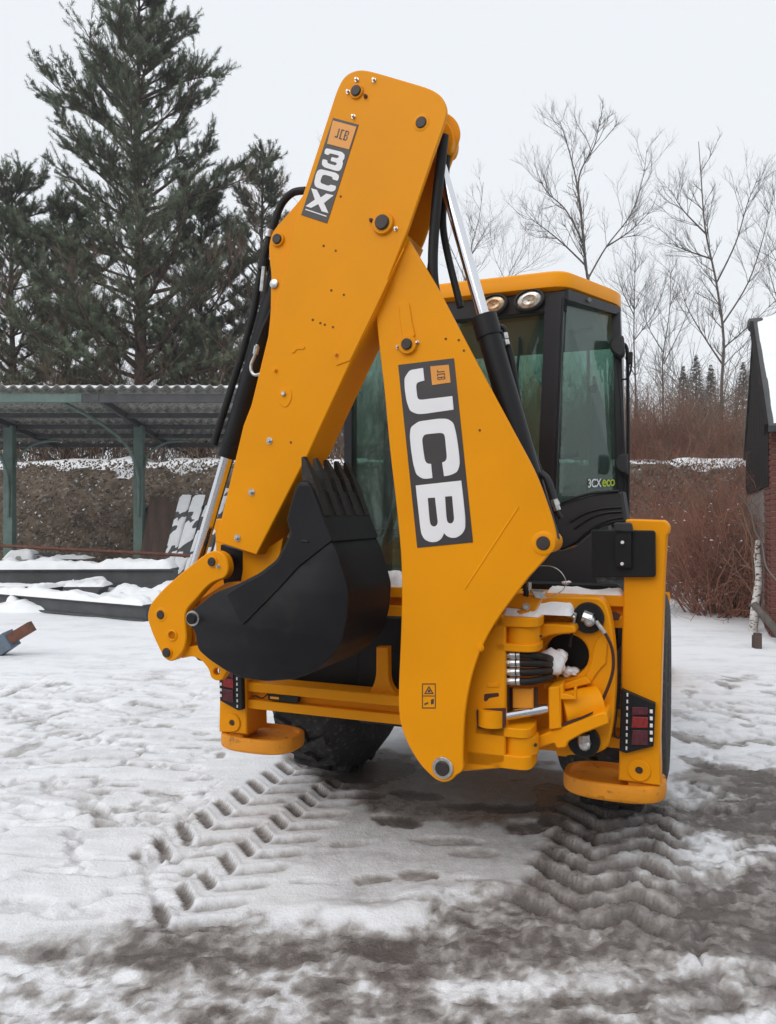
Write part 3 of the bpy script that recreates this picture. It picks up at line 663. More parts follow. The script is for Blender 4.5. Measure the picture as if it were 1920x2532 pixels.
def pine(label, px, Y, base_z, top_y, Rb, seed, h0=.2, m='needle', dens=1., extra=()):
    rg = random.Random(seed); top = W(px, top_y, Y); b = Vector((top.x, Y, base_z)); H = top.z - base_z
    r_ = root('pine_tree', b, label, 'tree', 'pines behind the shelter')
    T = Tubes(); V = []; Fc = []
    T.add(curve([Vector((0, 0, -.3)), Vector((.05, 0, H * .3)), Vector((-.05, .05, H * .6)), Vector((0, 0, H))], 6), H * .016, .02, 8)
    def tuft(p, d, L):
        nonlocal V, Fc
        x = d.orthogonal().normalized(); y = d.cross(x)
        for k in range(22):
            t = k / 22.; a = k * 2.4 + rg.random(); o = len(V)
            c = p + d * (L * t); e = (x * math.cos(a) + y * math.sin(a)); nl = .09 + .05 * rg.random()
            tip = c + (d * .5 + e * .85).normalized() * nl; s_ = d.cross(e) * .012
            V += [c - s_, c + s_, tip]; Fc.append((o, o + 1, o + 2))
    def limb(z0, az, L, r, el0):
        n = 7; pts = [Vector((0, 0, z0))]; d = Vector((math.cos(az) * math.cos(el0), math.sin(az) * math.cos(el0), math.sin(el0)))
        for i in range(n):
            d = (d + Vector((rg.gauss(0, .10), rg.gauss(0, .10), rg.gauss(.045, .06)))).normalized(); pts.append(pts[-1] + d * (L / n))
        T.add(pts, r, .008, 4)
        for j in range(int((8 + L * 5.0) * dens)):
            t = 1 - (rg.random() ** 1.25) * .72; i = min(int(t * n), n - 1); q = pts[i].lerp(pts[i + 1], t * n - i); dl = (pts[i + 1] - pts[i]).normalized()
            sd = Vector((-dl.y, dl.x, 0)).normalized() * rg.choice((-1, 1)); d2 = (dl * rg.uniform(.5, 1.) + sd * rg.uniform(.3, 1.) + Vector((0, 0, rg.uniform(-.05, .75)))).normalized()
            sl = rg.uniform(.25, .75) * (.5 + .25 * min(L, 3)); e = q + d2 * sl; mid = q.lerp(e, .5) + Vector((0, 0, -.03))
            T.add([q, mid, e], .010, .005, 3)
            for w in range(4 if sl > .4 else 3):
                d3 = (d2 + Vector((rg.gauss(0, .5), rg.gauss(0, .5), .3 + rg.gauss(0, .3)))).normalized(); tuft(q.lerp(e, .3 + .24 * w), d3, rg.uniform(.14, .27))
        tuft(pts[-1], d, .34)
    z0 = H * h0
    while z0 < H * .985:
        t = (z0 - H * h0) / (H * (1 - h0)); L = Rb * (1 - t) ** .62 * (.78 + .22 * math.sin(z0 * 2.3 + seed)) + .3; nb = 4 if t < .85 else 3; a0 = rg.random() * 6.28
        for k in range(nb): limb(z0 + rg.uniform(-.15, .15), a0 + k * 6.28 / nb + rg.uniform(-.35, .35), L * rg.uniform(.6, 1.2), .012 + .016 * L, rg.uniform(.05, .45) + .5 * t)
        z0 += (.46 if t < .8 else .34) * rg.uniform(.8, 1.2)
    for (zf, az, L, el) in extra: limb(H * zf, az, L, .06, el)
    T.obj('trunk', 'pinebark', r_)
    me = bpy.data.meshes.new('crown'); me.from_pydata([tuple(v) for v in V], [], Fc); me.materials.append(M[m]); link('crown', me, r_); return r_
pine('tall pine tree rising above the shelter roof at the left', 345, 24, 3.0, -60, 4.7, 2, h0=.12, dens=1.3, extra=((.66, math.pi, 4.1, .55), (.64, 3.3, 3.4, .6), (.5, .1, 4.2, .35), (.62, -.2, 3.3, .5), (.75, .2, 2.8, .55), (.42, 3.0, 4.6, .25), (.36, 3.4, 4.6, .3)))
pine('shorter pine right of the tall one beside the digger arm', 650, 26, 3.0, 420, 3.2, 5, h0=.04, m='needle2', dens=.8)
pine('bushy pine at the left edge behind the shelter', 30, 25.5, 3.0, 440, 3.8, 6, h0=.06)
pine('low young pine filling the gap left of the tall pine trunk', 165, 25.5, 3.0, 520, 2.9, 7, h0=.05)
pine('low young pine right of the tall pine trunk', 500, 25.5, 3.0, 500, 2.9, 8, h0=.05)

# ---- brush
def shrub(T, c, hgt, rad, n, rg, lev=1, r=.010, kids=5, up=.3):
    for i in range(n):
        a = rg.uniform(0, 6.28); s = rg.random() ** .7; b = c + Vector((math.cos(a) * rad * .55 * s, math.sin(a) * rad * .55 * s, 0))
        a += rg.gauss(0, .9); d = Vector((math.cos(a) * s * rad / hgt * 1.2, math.sin(a) * s * rad / hgt * 1.2, rg.uniform(.55, 1.1))); grow(T, b, d, hgt * rg.uniform(.35, 1.1), r * rg.uniform(.5, 1.2), lev, rg, rg.uniform(-.25, .35), kids, 1.15, 3, .34)
rg = random.Random(12)
for i, (px, Y, hgt, rad, n, m_, lab, zb) in enumerate(((1785, 12.8, 2.35, 1.05, 230, 'twig_red', 'big round leafless bush in front of the brick hut', 0), (1690, 15.5, 2.6, 1.3, 110, 'twig_red', 'reddish leafless bush left of the big round bush', 0), (1850, 14.5, 2.9, 1.0, 100, 'twig', 'tall leafless bush growing against the hut gable', 0), (1600, 18.0, 2.3, 1.3, 90, 'twig_red', 'reddish leafless bush right behind the cab', 0), (1560, 17.5, 2.0, 1.2, 70, 'twig', 'low leafless bush hidden behind the stabiliser leg', 0), (1760, 18.3, 2.9, 1.4, 100, 'twig_red', 'leafless bush growing against the bank at the right', 0))):
    T = Tubes(); shrub(T, Vector((0, 0, 0)), hgt, rad, int(n * .62), rg, 2, .015, 6); c = W(px, 1300, Y)
    r_ = root('bare_bush', (c.x, Y, zb), lab, 'bush', 'leafless bushes by the hut'); T.obj('branches', m_, r_)
    V = []; Fc = []
    for k in range(60):
        p = Vector(rg.choice(T.v)); 
        if p.z > hgt * .75: continue
        s_ = rg.uniform(.012, .035); o = len(V); V += [p + Vector((s_, 0, 0)), p + Vector((-s_ * .7, s_, 0)), p + Vector((-s_ * .7, -s_, 0)), p + Vector((0, 0, s_ * .9))]; Fc += [(o, o + 1, o + 3), (o + 1, o + 2, o + 3), (o + 2, o, o + 3), (o, o + 2, o + 1)]
    B = MB(); B.add(V, Fc, 'snow'); B.obj('snow_flecks', r_, fix=False)['kind'] = 'stuff'
def brush(name, n, x0, x1, y0, y1, h0, h1, m_, label, seed, lev=1, kids=6, r=.012):
    rg = random.Random(seed); T = Tubes()
    for i in range(n):
        x, y = rg.uniform(x0, x1), rg.uniform(y0, y1)
        cl_ = float(fbm(np.array([x * .55 + seed]), np.array([y * .4]), 3)[0]) + .5
        if rg.random() > 1.6 * cl_ - .12: continue
        z0 = float(np.interp(y, by, bz)) - .1
        grow(T, Vector((x, y, z0)), Vector((rg.gauss(0, .3), rg.gauss(0, .3), 1)), rg.uniform(h0, h1) * (.45 + cl_ * 1.1), r, lev, rg, rg.uniform(-.1, .3), kids, 1.05, 3, .26)
    ob = T.obj(name, m_); ob['kind'] = 'stuff'; ob['label'] = label; return ob
brush('brushwood', 1700, 5, 19, 22.3, 29, 1.2, 3.2, 'twig', 'brown leafless brushwood on top of the bank at the right', 40)
brush('brushwood', 900, 5.5, 13, 22.2, 26, .8, 2.2, 'twig_red', 'reddish undergrowth along the snowy brink of the bank', 41)
brush('brushwood', 2300, -13, 1.5, 22.9, 28, 1.4, 4.6, 'twig', 'brown leafless brushwood behind the shelter', 42)
brush('brushwood', 700, 5, 12, 19.0, 21.6, .5, 1.6, 'twig_red', 'tangled red brown twigs covering the face of the bank', 43)
# far wood as one mass, and the far conifers that stand out of it
brush('far_wood', 2000, -12, 48, 42, 72, 3, 7.5, 'twig_grey', 'far grey leafless wood beyond the bank', 44, kids=7, r=.035)
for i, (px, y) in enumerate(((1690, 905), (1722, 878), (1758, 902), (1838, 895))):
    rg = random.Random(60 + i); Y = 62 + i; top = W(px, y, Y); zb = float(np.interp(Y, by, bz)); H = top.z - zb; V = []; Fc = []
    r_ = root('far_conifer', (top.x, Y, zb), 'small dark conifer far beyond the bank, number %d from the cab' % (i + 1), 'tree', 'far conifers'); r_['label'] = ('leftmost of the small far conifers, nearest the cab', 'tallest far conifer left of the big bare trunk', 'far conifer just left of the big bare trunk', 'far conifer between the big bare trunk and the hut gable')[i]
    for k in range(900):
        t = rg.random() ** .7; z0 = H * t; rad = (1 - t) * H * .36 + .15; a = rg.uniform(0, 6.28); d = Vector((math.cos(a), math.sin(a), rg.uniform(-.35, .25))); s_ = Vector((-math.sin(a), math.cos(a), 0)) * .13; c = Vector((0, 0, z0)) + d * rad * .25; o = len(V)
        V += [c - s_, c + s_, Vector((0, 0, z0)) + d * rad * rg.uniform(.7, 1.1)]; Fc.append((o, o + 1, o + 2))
    me = bpy.data.meshes.new('crown'); me.from_pydata([tuple(v) for v in V], [], Fc); me.materials.append(M['needle_hazed']); link('crown', me, r_)
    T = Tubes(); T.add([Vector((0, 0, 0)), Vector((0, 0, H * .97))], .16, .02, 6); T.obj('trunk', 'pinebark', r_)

T = Tubes(); rg = random.Random(77)
for i in range(420):
    x = rg.uniform(-34, 34); y = -rg.uniform(16, 34); hh = rg.uniform(5, 11); grow(T, Vector((x, y, -.1)), Vector((rg.gauss(0, .12), rg.gauss(0, .12), 1)), hh, .09, 1, rg, .3, 9, .7, 3, .1)
ob = T.obj('far_wood', 'twig_grey'); ob['kind'] = 'stuff'; ob['label'] = 'leafless trees behind the viewer, mirrored in the cab glass'

# ---- brick hut at the right edge
PH = math.radians(22.); C0 = W(1906, 1560, 10.4)
hut = root('brick_hut', (C0.x, C0.y, 0), 'red brick hut with snow covered roof at the right edge', 'hut', rz=-PH)
zev, zrg, DW, LW = 2.95, 4.85, 5.6, 5.0
B = MB(); B.box(.012, LW, .012, DW, -.1, zev + .05, 'mortar', .004); B.obj('wall', hut)
bm_ = MB(); bm_.box(0, .24, 0, .10, 0, .065, 'brick', .006); b0 = bm_.obj('brick', hut); b0.location = (0, 0, .02); nb = 0
for row in range(39):
    for i in range(4):
        if row == 0 and i == 0: continue
        x = i * .252 - (.126 if row % 2 else 0); 
        if x > 1.0: continue
        if 1.45 < .02 + row * .077 < 2.5 and x + .24 > .42: continue
        if x < 0: x = 0.0
        o = link('brick', b0.data, hut); o.location = (x, -.004 * (nb % 3), .02 + row * .077); nb += 1
        if row % 2 and i == 0: o.scale.x = .45
    for j in range(4):
        y0 = .115 + j * .252 - (.126 if row % 2 == 0 and j else 0)
        o = link('brick', b0.data, hut); o.rotation_euler.z = math.pi / 2; o.location = (.10 + .003 * (nb % 3) - .012, y0, .02 + row * .077); nb += 1
B = MB(); B.prism([Vector((0, zev)), Vector((DW, zev)), Vector((DW / 2, zrg))], .02, .10, 'darkwall', .003, mp=lambda x, y, z_: (y, x, z_)); gb = B.obj('gable', hut)
B = MB()
for j in range(14):
    y0 = .15 + j * .39; top = zev + (zrg - zev) * (1 - abs(y0 + .17 - DW / 2) / (DW / 2)) - .03
    B = MB(); B.box(-.02, .021, y0, y0 + .36, zev - .9, max(top, zev - .8), 'darkwall', .004); B.obj('board', gb)
sl = (zrg - zev) / (DW / 2); ov = .28
B = MB()
for sgn in (0, 1):
    a_ = Vector((-.05, -ov if not sgn else DW + ov, zev - ov * sl)); r0 = Vector((-.05, DW / 2, zrg)); 
    B.quad([a_, a_ + Vector((LW + .4, 0, 0)), r0 + Vector((LW + .4, 0, 0)), r0], .09 if not sgn else -.09, 'dgrey')
rfh = B.obj('roof', hut, smooth=20)
B = MB(); vs = []; fs = []; n, k2 = 40, 14
for i in range(n + 1):
    for j in range(k2 + 1):
        s, t = i / n, j / k2; x = -.04 + s * (LW + .3); y0 = -ov + t * (DW / 2 + ov); g = float(fbm(np.array([x * 1.4]), np.array([y0 * 1.4]), 3)[0])
        ed = min(1, s * 9, t * 6 + .3); vs.append((x, y0, zev - ov * sl + (y0 + ov) * sl + .10 + ed * (.10 + g * .06)))
for i in range(n):
    for j in range(k2): q = i * (k2 + 1) + j; fs.append([q, q + k2 + 1, q + k2 + 2, q + 1])
B.add(vs, fs, 'snow'); B.obj('roof_snow', hut, smooth=80, fix=False)
B = MB(); B.lathe((-.14, DW / 2, zrg + .02), (1, 0, 0), [(.05, 0), (.11, .03), (.11, .22), (.07, .26)], 'dgrey', 12); B.bar((-.075, -ov, zev - ov * sl + .03), (-.075, DW / 2, zrg + .03), .05, .16, 'darkwall'); B.obj('bargeboard', hut)
B = MB(); B.box(.44, 1.5, -.03, .06, 1.47, 2.48, 'concrete', .01); wd = B.obj('window', hut)
B = MB(); B.box(.52, 1.42, -.045, -.028, 1.55, 2.40, 'interior', .005); B.obj('window_pane', hut)
for i in range(3): B = MB(); B.box(.74 + .24 * i, .77 + .24 * i, -.055, -.044, 1.55, 2.40, 'concrete', .003); B.obj('glazing_bar', hut)
p = W(1872, 1512, 10.9)
B = MB(); B.tube(curve([(p.x - .03, 10.95, -.05), (p.x + .0, 10.95, .35), (p.x + .05, 10.94, .75), (p.x + .03, 10.95, 1.12), (p.x + .06, 10.97, 1.30)]), [.06] * 6 + [.056] * 6 + [.05] * 6 + [.04] * 6 + [.02], 'birch', 10)
r_ = root('birch_sapling', (0, 0, 0), 'slim pale birch stem at the corner of the brick hut', 'tree'); r_.location = (p.x, 10.95, 0); ob = B.obj('trunk', None); ob.data.transform(Matrix.Translation((-p.x, -10.95, 0))); ob.parent = r_
T = Tubes(); rg = random.Random(91)
for i in range(9): grow(T, Vector((rg.uniform(0, .06), 0, .3 + i * .11)), Vector((rg.gauss(0, .6), rg.gauss(0, .6), 1)), rg.uniform(.4, .9), .008, 1, rg, .2, 5, .9, 3, .2)
T.obj('crown', 'twig', r_)
a_, b_ = W(1866, 1508, 10.6), W(1935, 1580, 9.9); a_.z = .42; b_.z = .06
B = MB(); B.tube(curve([a_, a_.lerp(b_, .5) + Vector((0, 0, .02)), b_]), .05, 'bark', 10); tag(B.obj('fallen_branch', None), 'thick bare branch leaning on the snow by the hut corner', 'branch')
c = W(1872, 1600, 9.55)
B = MB(); B.box(-.045, .045, -.05, .05, -.05, .17, 'wood', .01); B.box(-.03, .05, -.04, .04, .165, .20, 'wood', .008); ob = B.obj('stump_post', None); ob.location = (c.x, 9.55, 0); tag(ob, 'short dark wooden stub poking out of the snow by the hut', 'wooden stub')
B = MB(); B.tube(curve([W(1828, 1222, 11.5), W(1856, 1262, 11.2), (W(1868, 1315, 11)), W(1885, 1345, 10.6), W(1895, 1400, 10.2), W(1925, 1440, 10.0)]), .011, 'twig_grey', 6); tag(B.obj('vine', None), 'pale arching vine stem crossing the hut corner', 'vine')

# ---- damp winter air
bm = bmesh.new(); bmesh.ops.create_cube(bm, size=1); bmesh.ops.scale(bm, vec=(900, 920, 24.5), verts=bm.verts); bmesh.ops.translate(bm, vec=(0, 180, 10.75), verts=bm.verts)
me = bpy.data.meshes.new('haze'); bm.to_mesh(me); bm.free(); hz = link('haze', me); hz['kind'] = 'stuff'; hz['label'] = 'thin winter haze over the yard'
m = bpy.data.materials.new('haze_air'); m.use_nodes = True; t = m.node_tree; t.nodes.clear(); out = nd(t, 'ShaderNodeOutputMaterial'); pv = nd(t, 'ShaderNodeVolumePrincipled')
pv.inputs['Color'].default_value = (.97, .985, 1, 1); pv.inputs['Density'].default_value = .0013; pv.inputs['Anisotropy'].default_value = .2
t.links.new(pv.outputs[0], out.inputs['Volume']); me.materials.append(m)

# ================================================================== BACKHOE LOADER
R = root('backhoe_loader', (OX, OY, 0), 'yellow and black backhoe loader parked in the snow, digging arm folded at its rear', 'backhoe loader', rz=-TH)
VB0, VB1 = -.55, -.33          # boom near / far face
VD0, VD1 = -.585, -.375        # dipper near / far face
VM = -.46                      # middle plane of the arm
def c2(pts): return [(Vector(P(x, y, 0))) for x, y in pts]
def on(px, py, vf, v):         # point seen at pixel on plane vf, moved straight back to plane v
    p = P(px, py, vf); return Vector((p.x, v, p.z))
def pin(parent, px, py, rp, vf, ring=1.45, proud=.02, name='pin', rmat='yellow', pmat='pin'):
    B = MB(); p = P(px, py, vf); k = rp * dep(p) / F
    if ring: B.lathe(p + Vector((0, .004, 0)), (0, -1, 0), [(k * ring, 0), (k * ring, proud * .55), (k * ring * .94, proud * .7), (k * 1.02, proud * .7), (k * 1.02, proud * .2)], rmat, 28)
    B.lathe(p + Vector((0, .004, 0)), (0, -1, 0), [(k, 0), (k, proud), (k * .88, proud + .003)], pmat, 24)
    return B.obj(name, parent)
def bolt(parent, px, py, rp, vf, m='zinc', washer=True):
    B = MB(); p = P(px, py, vf); k = rp * dep(p) / F
    if washer: B.lathe(p + Vector((0, .002, 0)), (0, -1, 0), [(k * 1.5, 0), (k * 1.5, .005)], m, 16)
    B.lathe(p + Vector((0, .002, 0)), (0, -1, 0), [(k, 0), (k, .016), (k * .8, .019)], m, 6)
    return B.obj('bolt', parent, smooth=20)
def hole(parent, px, py, rp, vf):
    B = MB(); p = P(px, py, vf); k = rp * dep(p) / F
    B.lathe(p + Vector((0, .0005, 0)), (0, -1, 0), [(k, 0), (k, .002), (k * .7, .002), (k * .6, .0005)], 'redbrown', 12)
    return B.obj('drilled_hole', parent)
def tubepx(B, pts, v, rp, m, seg=10, n=6):     # tube through photo pixels, each on plane v (or its own plane)
    q = [P(p[0], p[1], p[2] if len(p) > 2 else v) for p in pts]
    k = rp * dep(q[0]) / F
    B.tube(curve(q, n), k, m, seg)

# ---- boom
boom_out = [(929, 769), (912, 640), (908, 575, 30), (918, 520, 30), (950, 498, 30), (982, 520, 30), (1004, 579), (1079, 705), (1180, 898), (1282, 1088), (1332, 1181, 60), (1374, 1306, 40), (1378, 1342, 30), (1362, 1368, 30),
            (1308, 1427), (1236, 1521, 60), (1199, 1583, 50), (1173, 1646, 50), (1155, 1722, 50), (1147, 1790, 50), (1145, 1876), (1147, 1906, 14), (1129, 1917), (1117, 1930, 12), (1098, 1936, 12), (1077, 1928, 12), (1039, 1892, 40), (1007, 1838, 40), (989, 1787, 40), (985, 1728, 60),
            (994, 1518, 90), (994, 1390, 90), (981, 1250, 60), (966, 1129, 60), (950, 954, 60), (943, 900, 60)]
B = MB()
B.plate(boom_out, VB0, VB0 + .022, 'yellow', bev=.004)
boom = B.obj('boom', R, label='yellow boom with big white letters on a dark panel')
B = MB()
fo = fil(boom_out)
fo = [Vector((P(q.x, q.y, VB0).x, P(q.x, q.y, VB0).z)) for q in fo]
cx = sum(q.x for q in fo) / len(fo)
fo = inset(fo if area(fo) > 0 else fo[::-1], .03)
B.prism(fo, VB1 - .02, VB1, 'yellow', .003)
B.prism(inset(fo, .03), VB1 - .021, VB0 + .03, 'yellow', 0) if False else None
B.obj('far_side_plate', boom)
B = MB()   # closing web along the lower-left edge and cross tubes
web = [(943, 905), (966, 1129), (981, 1250), (994, 1390), (994, 1518), (986, 1728), (990, 1787), (1008, 1836), (1040, 1888)]
wq = [on(x, y, VB0, 0) for x, y in web]
for a_, b_ in zip(wq[:-1], wq[1:]):
    B.quad([(a_.x + .012, VB0 + .02, a_.z), (b_.x + .012, VB0 + .02, b_.z), (b_.x + .012, VB1 - .02, b_.z), (a_.x + .012, VB1 - .02, a_.z)], .012, 'yellow')
for (x, y, r) in ((1096, 1898, .05), (1344, 1343, .045), (1010, 853, .04), (948, 552, .05)):
    p = on(x, y, VB0, VB0 + .01); B.tube([p, p + Vector((0, VB1 - VB0 - .02, 0))], r, 'yellow', 16)
B.obj('cross_tube', boom)
B = MB(); B.plate([(986, 752, 8), (1000, 742, 8), (1012, 748, 8), (1020, 800), (1028, 832, 8), (996, 838, 8), (990, 800)], VB0 - .007, VB0 + .002, 'yellow', bev=.006); B.obj('rib', boom)
B = MB(); B.tube([P(1150, 1456, VB0 + .003), P(1283, 1253, VB0 + .003)], .006, 'yellow', 10); B.obj('fold_highlight_rib', boom)  # thin rib added to catch light as the highlight of the plate's fold
pin(boom, 1344, 1343, 17, VB0, 1.75, .012); pin(boom, 1096, 1898, 18, VB0, 1.5, .02, rmat='zinc'); pin(boom, 1010, 853, 13.5, VB0, 1.75, .03)
for q in ((985, 858), (1033, 847)): bolt(boom, q[0], q[1], 3.5, VB0, 'zinc')
for q in ((1103, 838), (1135, 841), (1148, 867), (1187, 1064)): hole(boom, q[0], q[1], 3, VB0)
pin(boom, 1188, 1602, 6, VB0 - .001, 1.6, .008, name='grease_point', pmat='yellow')
# lettered panel
z = lambda pts: [(950 + x * .2486, 850 + y * .2486, *k) for (x, y, *k) in pts]
B = MB(); B.plate(z([(140, 210, 2), (695, 143, 2), (885, 1975, 2), (330, 2030, 2)]), VB0 - .0025, VB0 + .001, 'decal', bev=.0006); B.obj('decal', boom)
VL = VB0 - .0045
J = z([(388, 240), (255, 262), (203, 340), (206, 450), (224, 570), (258, 668), (330, 700), (400, 697), (692, 655), (680, 520), (362, 558), (333, 545), (318, 420), (330, 384), (402, 366)])
Cc = z([(540, 745), (345, 772), (265, 830), (256, 920), (270, 1060), (290, 1190), (320, 1300), (380, 1342), (430, 1343), (482, 1335), (468, 1195), (428, 1192), (406, 1160), (390, 1050), (378, 950), (398, 905), (440, 898), (560, 886), (598, 895), (608, 940), (617, 1040), (626, 1130), (612, 1168), (578, 1180), (597, 1318), (660, 1308), (730, 1275), (754, 1200), (748, 1110), (735, 1000), (715, 880), (690, 785), (630, 745)])
Bb = z([(315, 1410), (768, 1360), (790, 1550), (808, 1730), (808, 1840), (775, 1895), (720, 1930), (670, 1932), (625, 1915), (597, 1883), (575, 1938), (525, 1972), (465, 1975), (405, 1950), (372, 1895), (360, 1820), (340, 1640)])
Bh1 = z([(435, 1535), (507, 1530), (525, 1690), (536, 1780), (520, 1812), (490, 1820), (462, 1800), (452, 1740)]); Bh2 = z([(607, 1520), (677, 1515), (690, 1660), (698, 1750), (682, 1782), (655, 1790), (630, 1775), (620, 1720)])
sharp = lambda pts, keep, r=7: [(p[0], p[1], (1.2 if i in keep else r)) for i, p in enumerate(pts)]
for nm, L, hs_, keep in (('letter', J, [], (0, 8, 9, 14)), ('letter', Cc, [], (9, 10, 23, 24)), ('letter', Bb, [Bh1, Bh2], (0, 1, 9))):
    B = MB(); B.plate(sharp(L, keep), VL, VB0 - .001, 'white', bev=.0004, holes=[[q[:2] for q in fil(sharp(hh, (0, 1), 5))] for hh in hs_]); B.obj(nm, boom)
def emblem(parent, quad, v, rot=0):            # small orange square with a dark three-letter mark
    B = MB(); B.plate(quad, v, v + .0035, 'orange', bev=.0004)
    q = [Vector(a[:2]) for a in quad]
    def at(s, t): return (q[0] * (1 - s) + q[1] * s) * (1 - t) + (q[3] * (1 - s) + q[2] * s) * t
    for (s0, t0, s1, t1) in ((.32, .26, .37, .62), (.24, .60, .37, .66), (.44, .28, .49, .68), (.44, .26, .57, .31), (.44, .63, .57, .68), (.62, .28, .67, .68), (.62, .26, .75, .31), (.62, .45, .75, .49), (.62, .63, .75, .68), (.74, .30, .78, .43), (.74, .50, .78, .63)):
        a = at(s0, t0); b = at(s1, t0); c = at(s1, t1); d = at(s0, t1)
        B.plate([tuple(a), tuple(b), tuple(c), tuple(d)], v - .001, v + .001, 'decal', bev=.0002)
    B.obj('emblem', parent)
emblem(boom, z([(645, 208), (663, 385), (478, 412), (460, 225)]), VL)
# warning sticker: thin outline, triangle, figure
B = MB(); k = VB0 - .0015
o4 = [(1044, 1690), (1078, 1690), (1078, 1752), (1044, 1752)]
B.plate(o4, k, VB0 + .001, 'decal', bev=.0003, holes=[[(1046, 1692.5), (1076, 1692.5), (1076, 1720), (1046, 1720)], [(1046, 1722), (1076, 1722), (1076, 1749.5), (1046, 1749.5)]])
B.plate([(1061, 1696), (1073, 1716), (1049, 1716)], k, VB0 + .001, 'decal', bev=.0003, holes=[[(1061, 1701), (1068.5, 1713.5), (1053.5, 1713.5)]])
B.plate([(1058.5, 1706), (1064, 1706), (1064, 1712), (1058.5, 1712)], k, VB0 + .001, 'decal', bev=.0002)
B.plate([(1066, 1730), (1073, 1728), (1073, 1740), (1066, 1742)], k, VB0 + .001, 'decal', bev=.0002)
B.plate([(1049, 1740), (1058, 1736), (1060, 1739), (1051, 1744)], k, VB0 + .001, 'decal', bev=.0002)
B.obj('warning_sticker', boom)

# ---- dipper
dip_out = [(836, 214, 30), (855, 184, 30), (884, 172, 30), (912, 174, 30), (1066, 219, 30), (1096, 240, 30), (1107, 272, 30), (1101, 302, 30), (1076, 372), (1008, 572, 20), (997, 597, 20), (929, 769), (865, 900), (795, 1050), (763, 1121), (634, 1372), (534, 1339), (602, 1052), (622, 1000), (686, 736), (714, 624), (749, 482)]
B = MB(); B.plate(dip_out, VD0, VD0 + .02, 'yellow', bev=.004)
dip = B.obj('dipper', R, label='yellow dipper arm leaning left with a dark lettered strip')
def back(pts, v0): return [Vector((P(x, y, v0).x, P(x, y, v0).z)) for x, y, *k in pts]
B = MB(); B.prism(back(fil([(1008, 580), (929, 769), (865, 900), (795, 1050), (763, 1121), (634, 1372), (534, 1339), (602, 1052), (622, 1000), (686, 736), (714, 624), (740, 560)]), VD0), VD0 + .018, VD1, 'yellow', .003); B.obj('box_section', dip)
up = fil([(836, 214, 30), (855, 184, 30), (884, 172, 30), (912, 174, 30), (1066, 219, 30), (1096, 240, 30), (1107, 272, 30), (1101, 302, 30), (1076, 372), (1008, 572, 20), (990, 600, 20), (740, 560), (749, 482)])
B = MB(); B.prism(back(up, VD0), VD1 - .018, VD1 - .001, 'yellow', .004)
p4 = back([(836, 214), (749, 482), (757, 484), (846, 220)], VD0); B.prism(p4, VD0 + .018, VD1 - .017, 'yellow', 0)
p4 = back([(884, 172), (1066, 219), (1062, 228), (882, 182)], VD0); B.prism(p4, VD0 + .018, VD1 - .017, 'yellow', 0)
p4 = back([(1010, 565), (1000, 590), (1074, 372), (1066, 372)], VD0)
B.obj('fork_plate', dip)
B = MB(); B.plate([(1086, 290, 20), (1108, 300, 20), (1122, 330, 20), (1121, 356, 20), (1112, 376, 20), (1092, 380)], VD1 - .06, VD1 + .03, 'yellow', bev=.004); B.obj('ram_lug', dip)
B = MB(); B.plate([(757, 470), (739, 497, 10), (674, 572, 16), (665, 604, 16), (666, 640, 16), (671, 676, 20), (670, 700, 20), (669, 772, 30), (663, 830), (700, 800), (760, 560)], VD0 + .03, VD0 + .05, 'yellow', bev=.004)
B.plate([(757, 470), (739, 497, 10), (674, 572, 16), (665, 604, 16), (666, 640, 16), (671, 676, 20), (670, 700, 20), (669, 772, 30), (663, 830), (700, 800), (760, 560)], VD1 - .05, VD1 - .03, 'yellow', bev=.004); B.obj('cylinder_bracket', dip)
B = MB(); B.plate([(1000, 612), (960, 690), (858, 816), (830, 905), (866, 892), (927, 766)], VD0 - .0045, VD0 + .002, 'yellow', r=4, bev=.0042); B.obj('doubler_plate', dip)
B = MB(); B.plate([(684, 990, 18), (692, 960, 18), (718, 955, 18), (724, 985, 18), (706, 1013, 18)], VD0 - .004, VD0 + .002, 'yellow', bev=.0035)
B.plate([(718, 868, 14), (735, 850, 14), (757, 856, 14), (750, 866, 8), (735, 862, 8), (726, 876, 8)], VD0 - .004, VD0 + .002, 'yellow', bev=.0035); B.obj('pad', dip)
pin(dip, 883, 227, 13, VD0, 1.4, .018); pin(dip, 1042, 303, 14, VD0, 1.55, .008); pin(dip, 949, 553, 18, VD0, 1.55, .028)
pin(dip, 689, 593, 12, VD0 + .03, 1.45, .022)
for q in ((667, 1090), (623, 1217), (588, 1330), (704, 974)): bolt(dip, q[0], q[1], 6, VD0)
for q in ((683, 916, 'yellow'), (883, 198, 'zinc'), (926, 199, 'zinc'), (875, 289, 'zinc'), (905, 239, 'rust'), (862, 228, 'zinc'), (919, 545, 'rust'), (980, 566, 'zinc'), (833, 877, 'yellow_dirty')): bolt(dip, q[0], q[1], 3.6, VD0, q[2])
B = MB(); p = P(679, 702, VD0 + .028); B.lathe(p, (0, -1, 0), [(.021, 0), (.021, .006), (.016, .009)], 'zinc', 18); B.obj('cap', dip)
for q in ((801, 608), (831, 620), (820, 718), (851, 729), (774, 791), (793, 799), (804, 803), (824, 809), (843, 486), (720, 1094)): hole(dip, q[0], q[1], 2.9, VD0)
B = MB(); B.plate([(824, 291), (887, 308), (809, 552), (745, 531)], VD0 - .0025, VD0 + .001, 'decal', bev=.0006); B.obj('decal', dip)
z8 = lambda pts: [(760 + x * .1311, 270 + y * .1311) for x, y in pts]
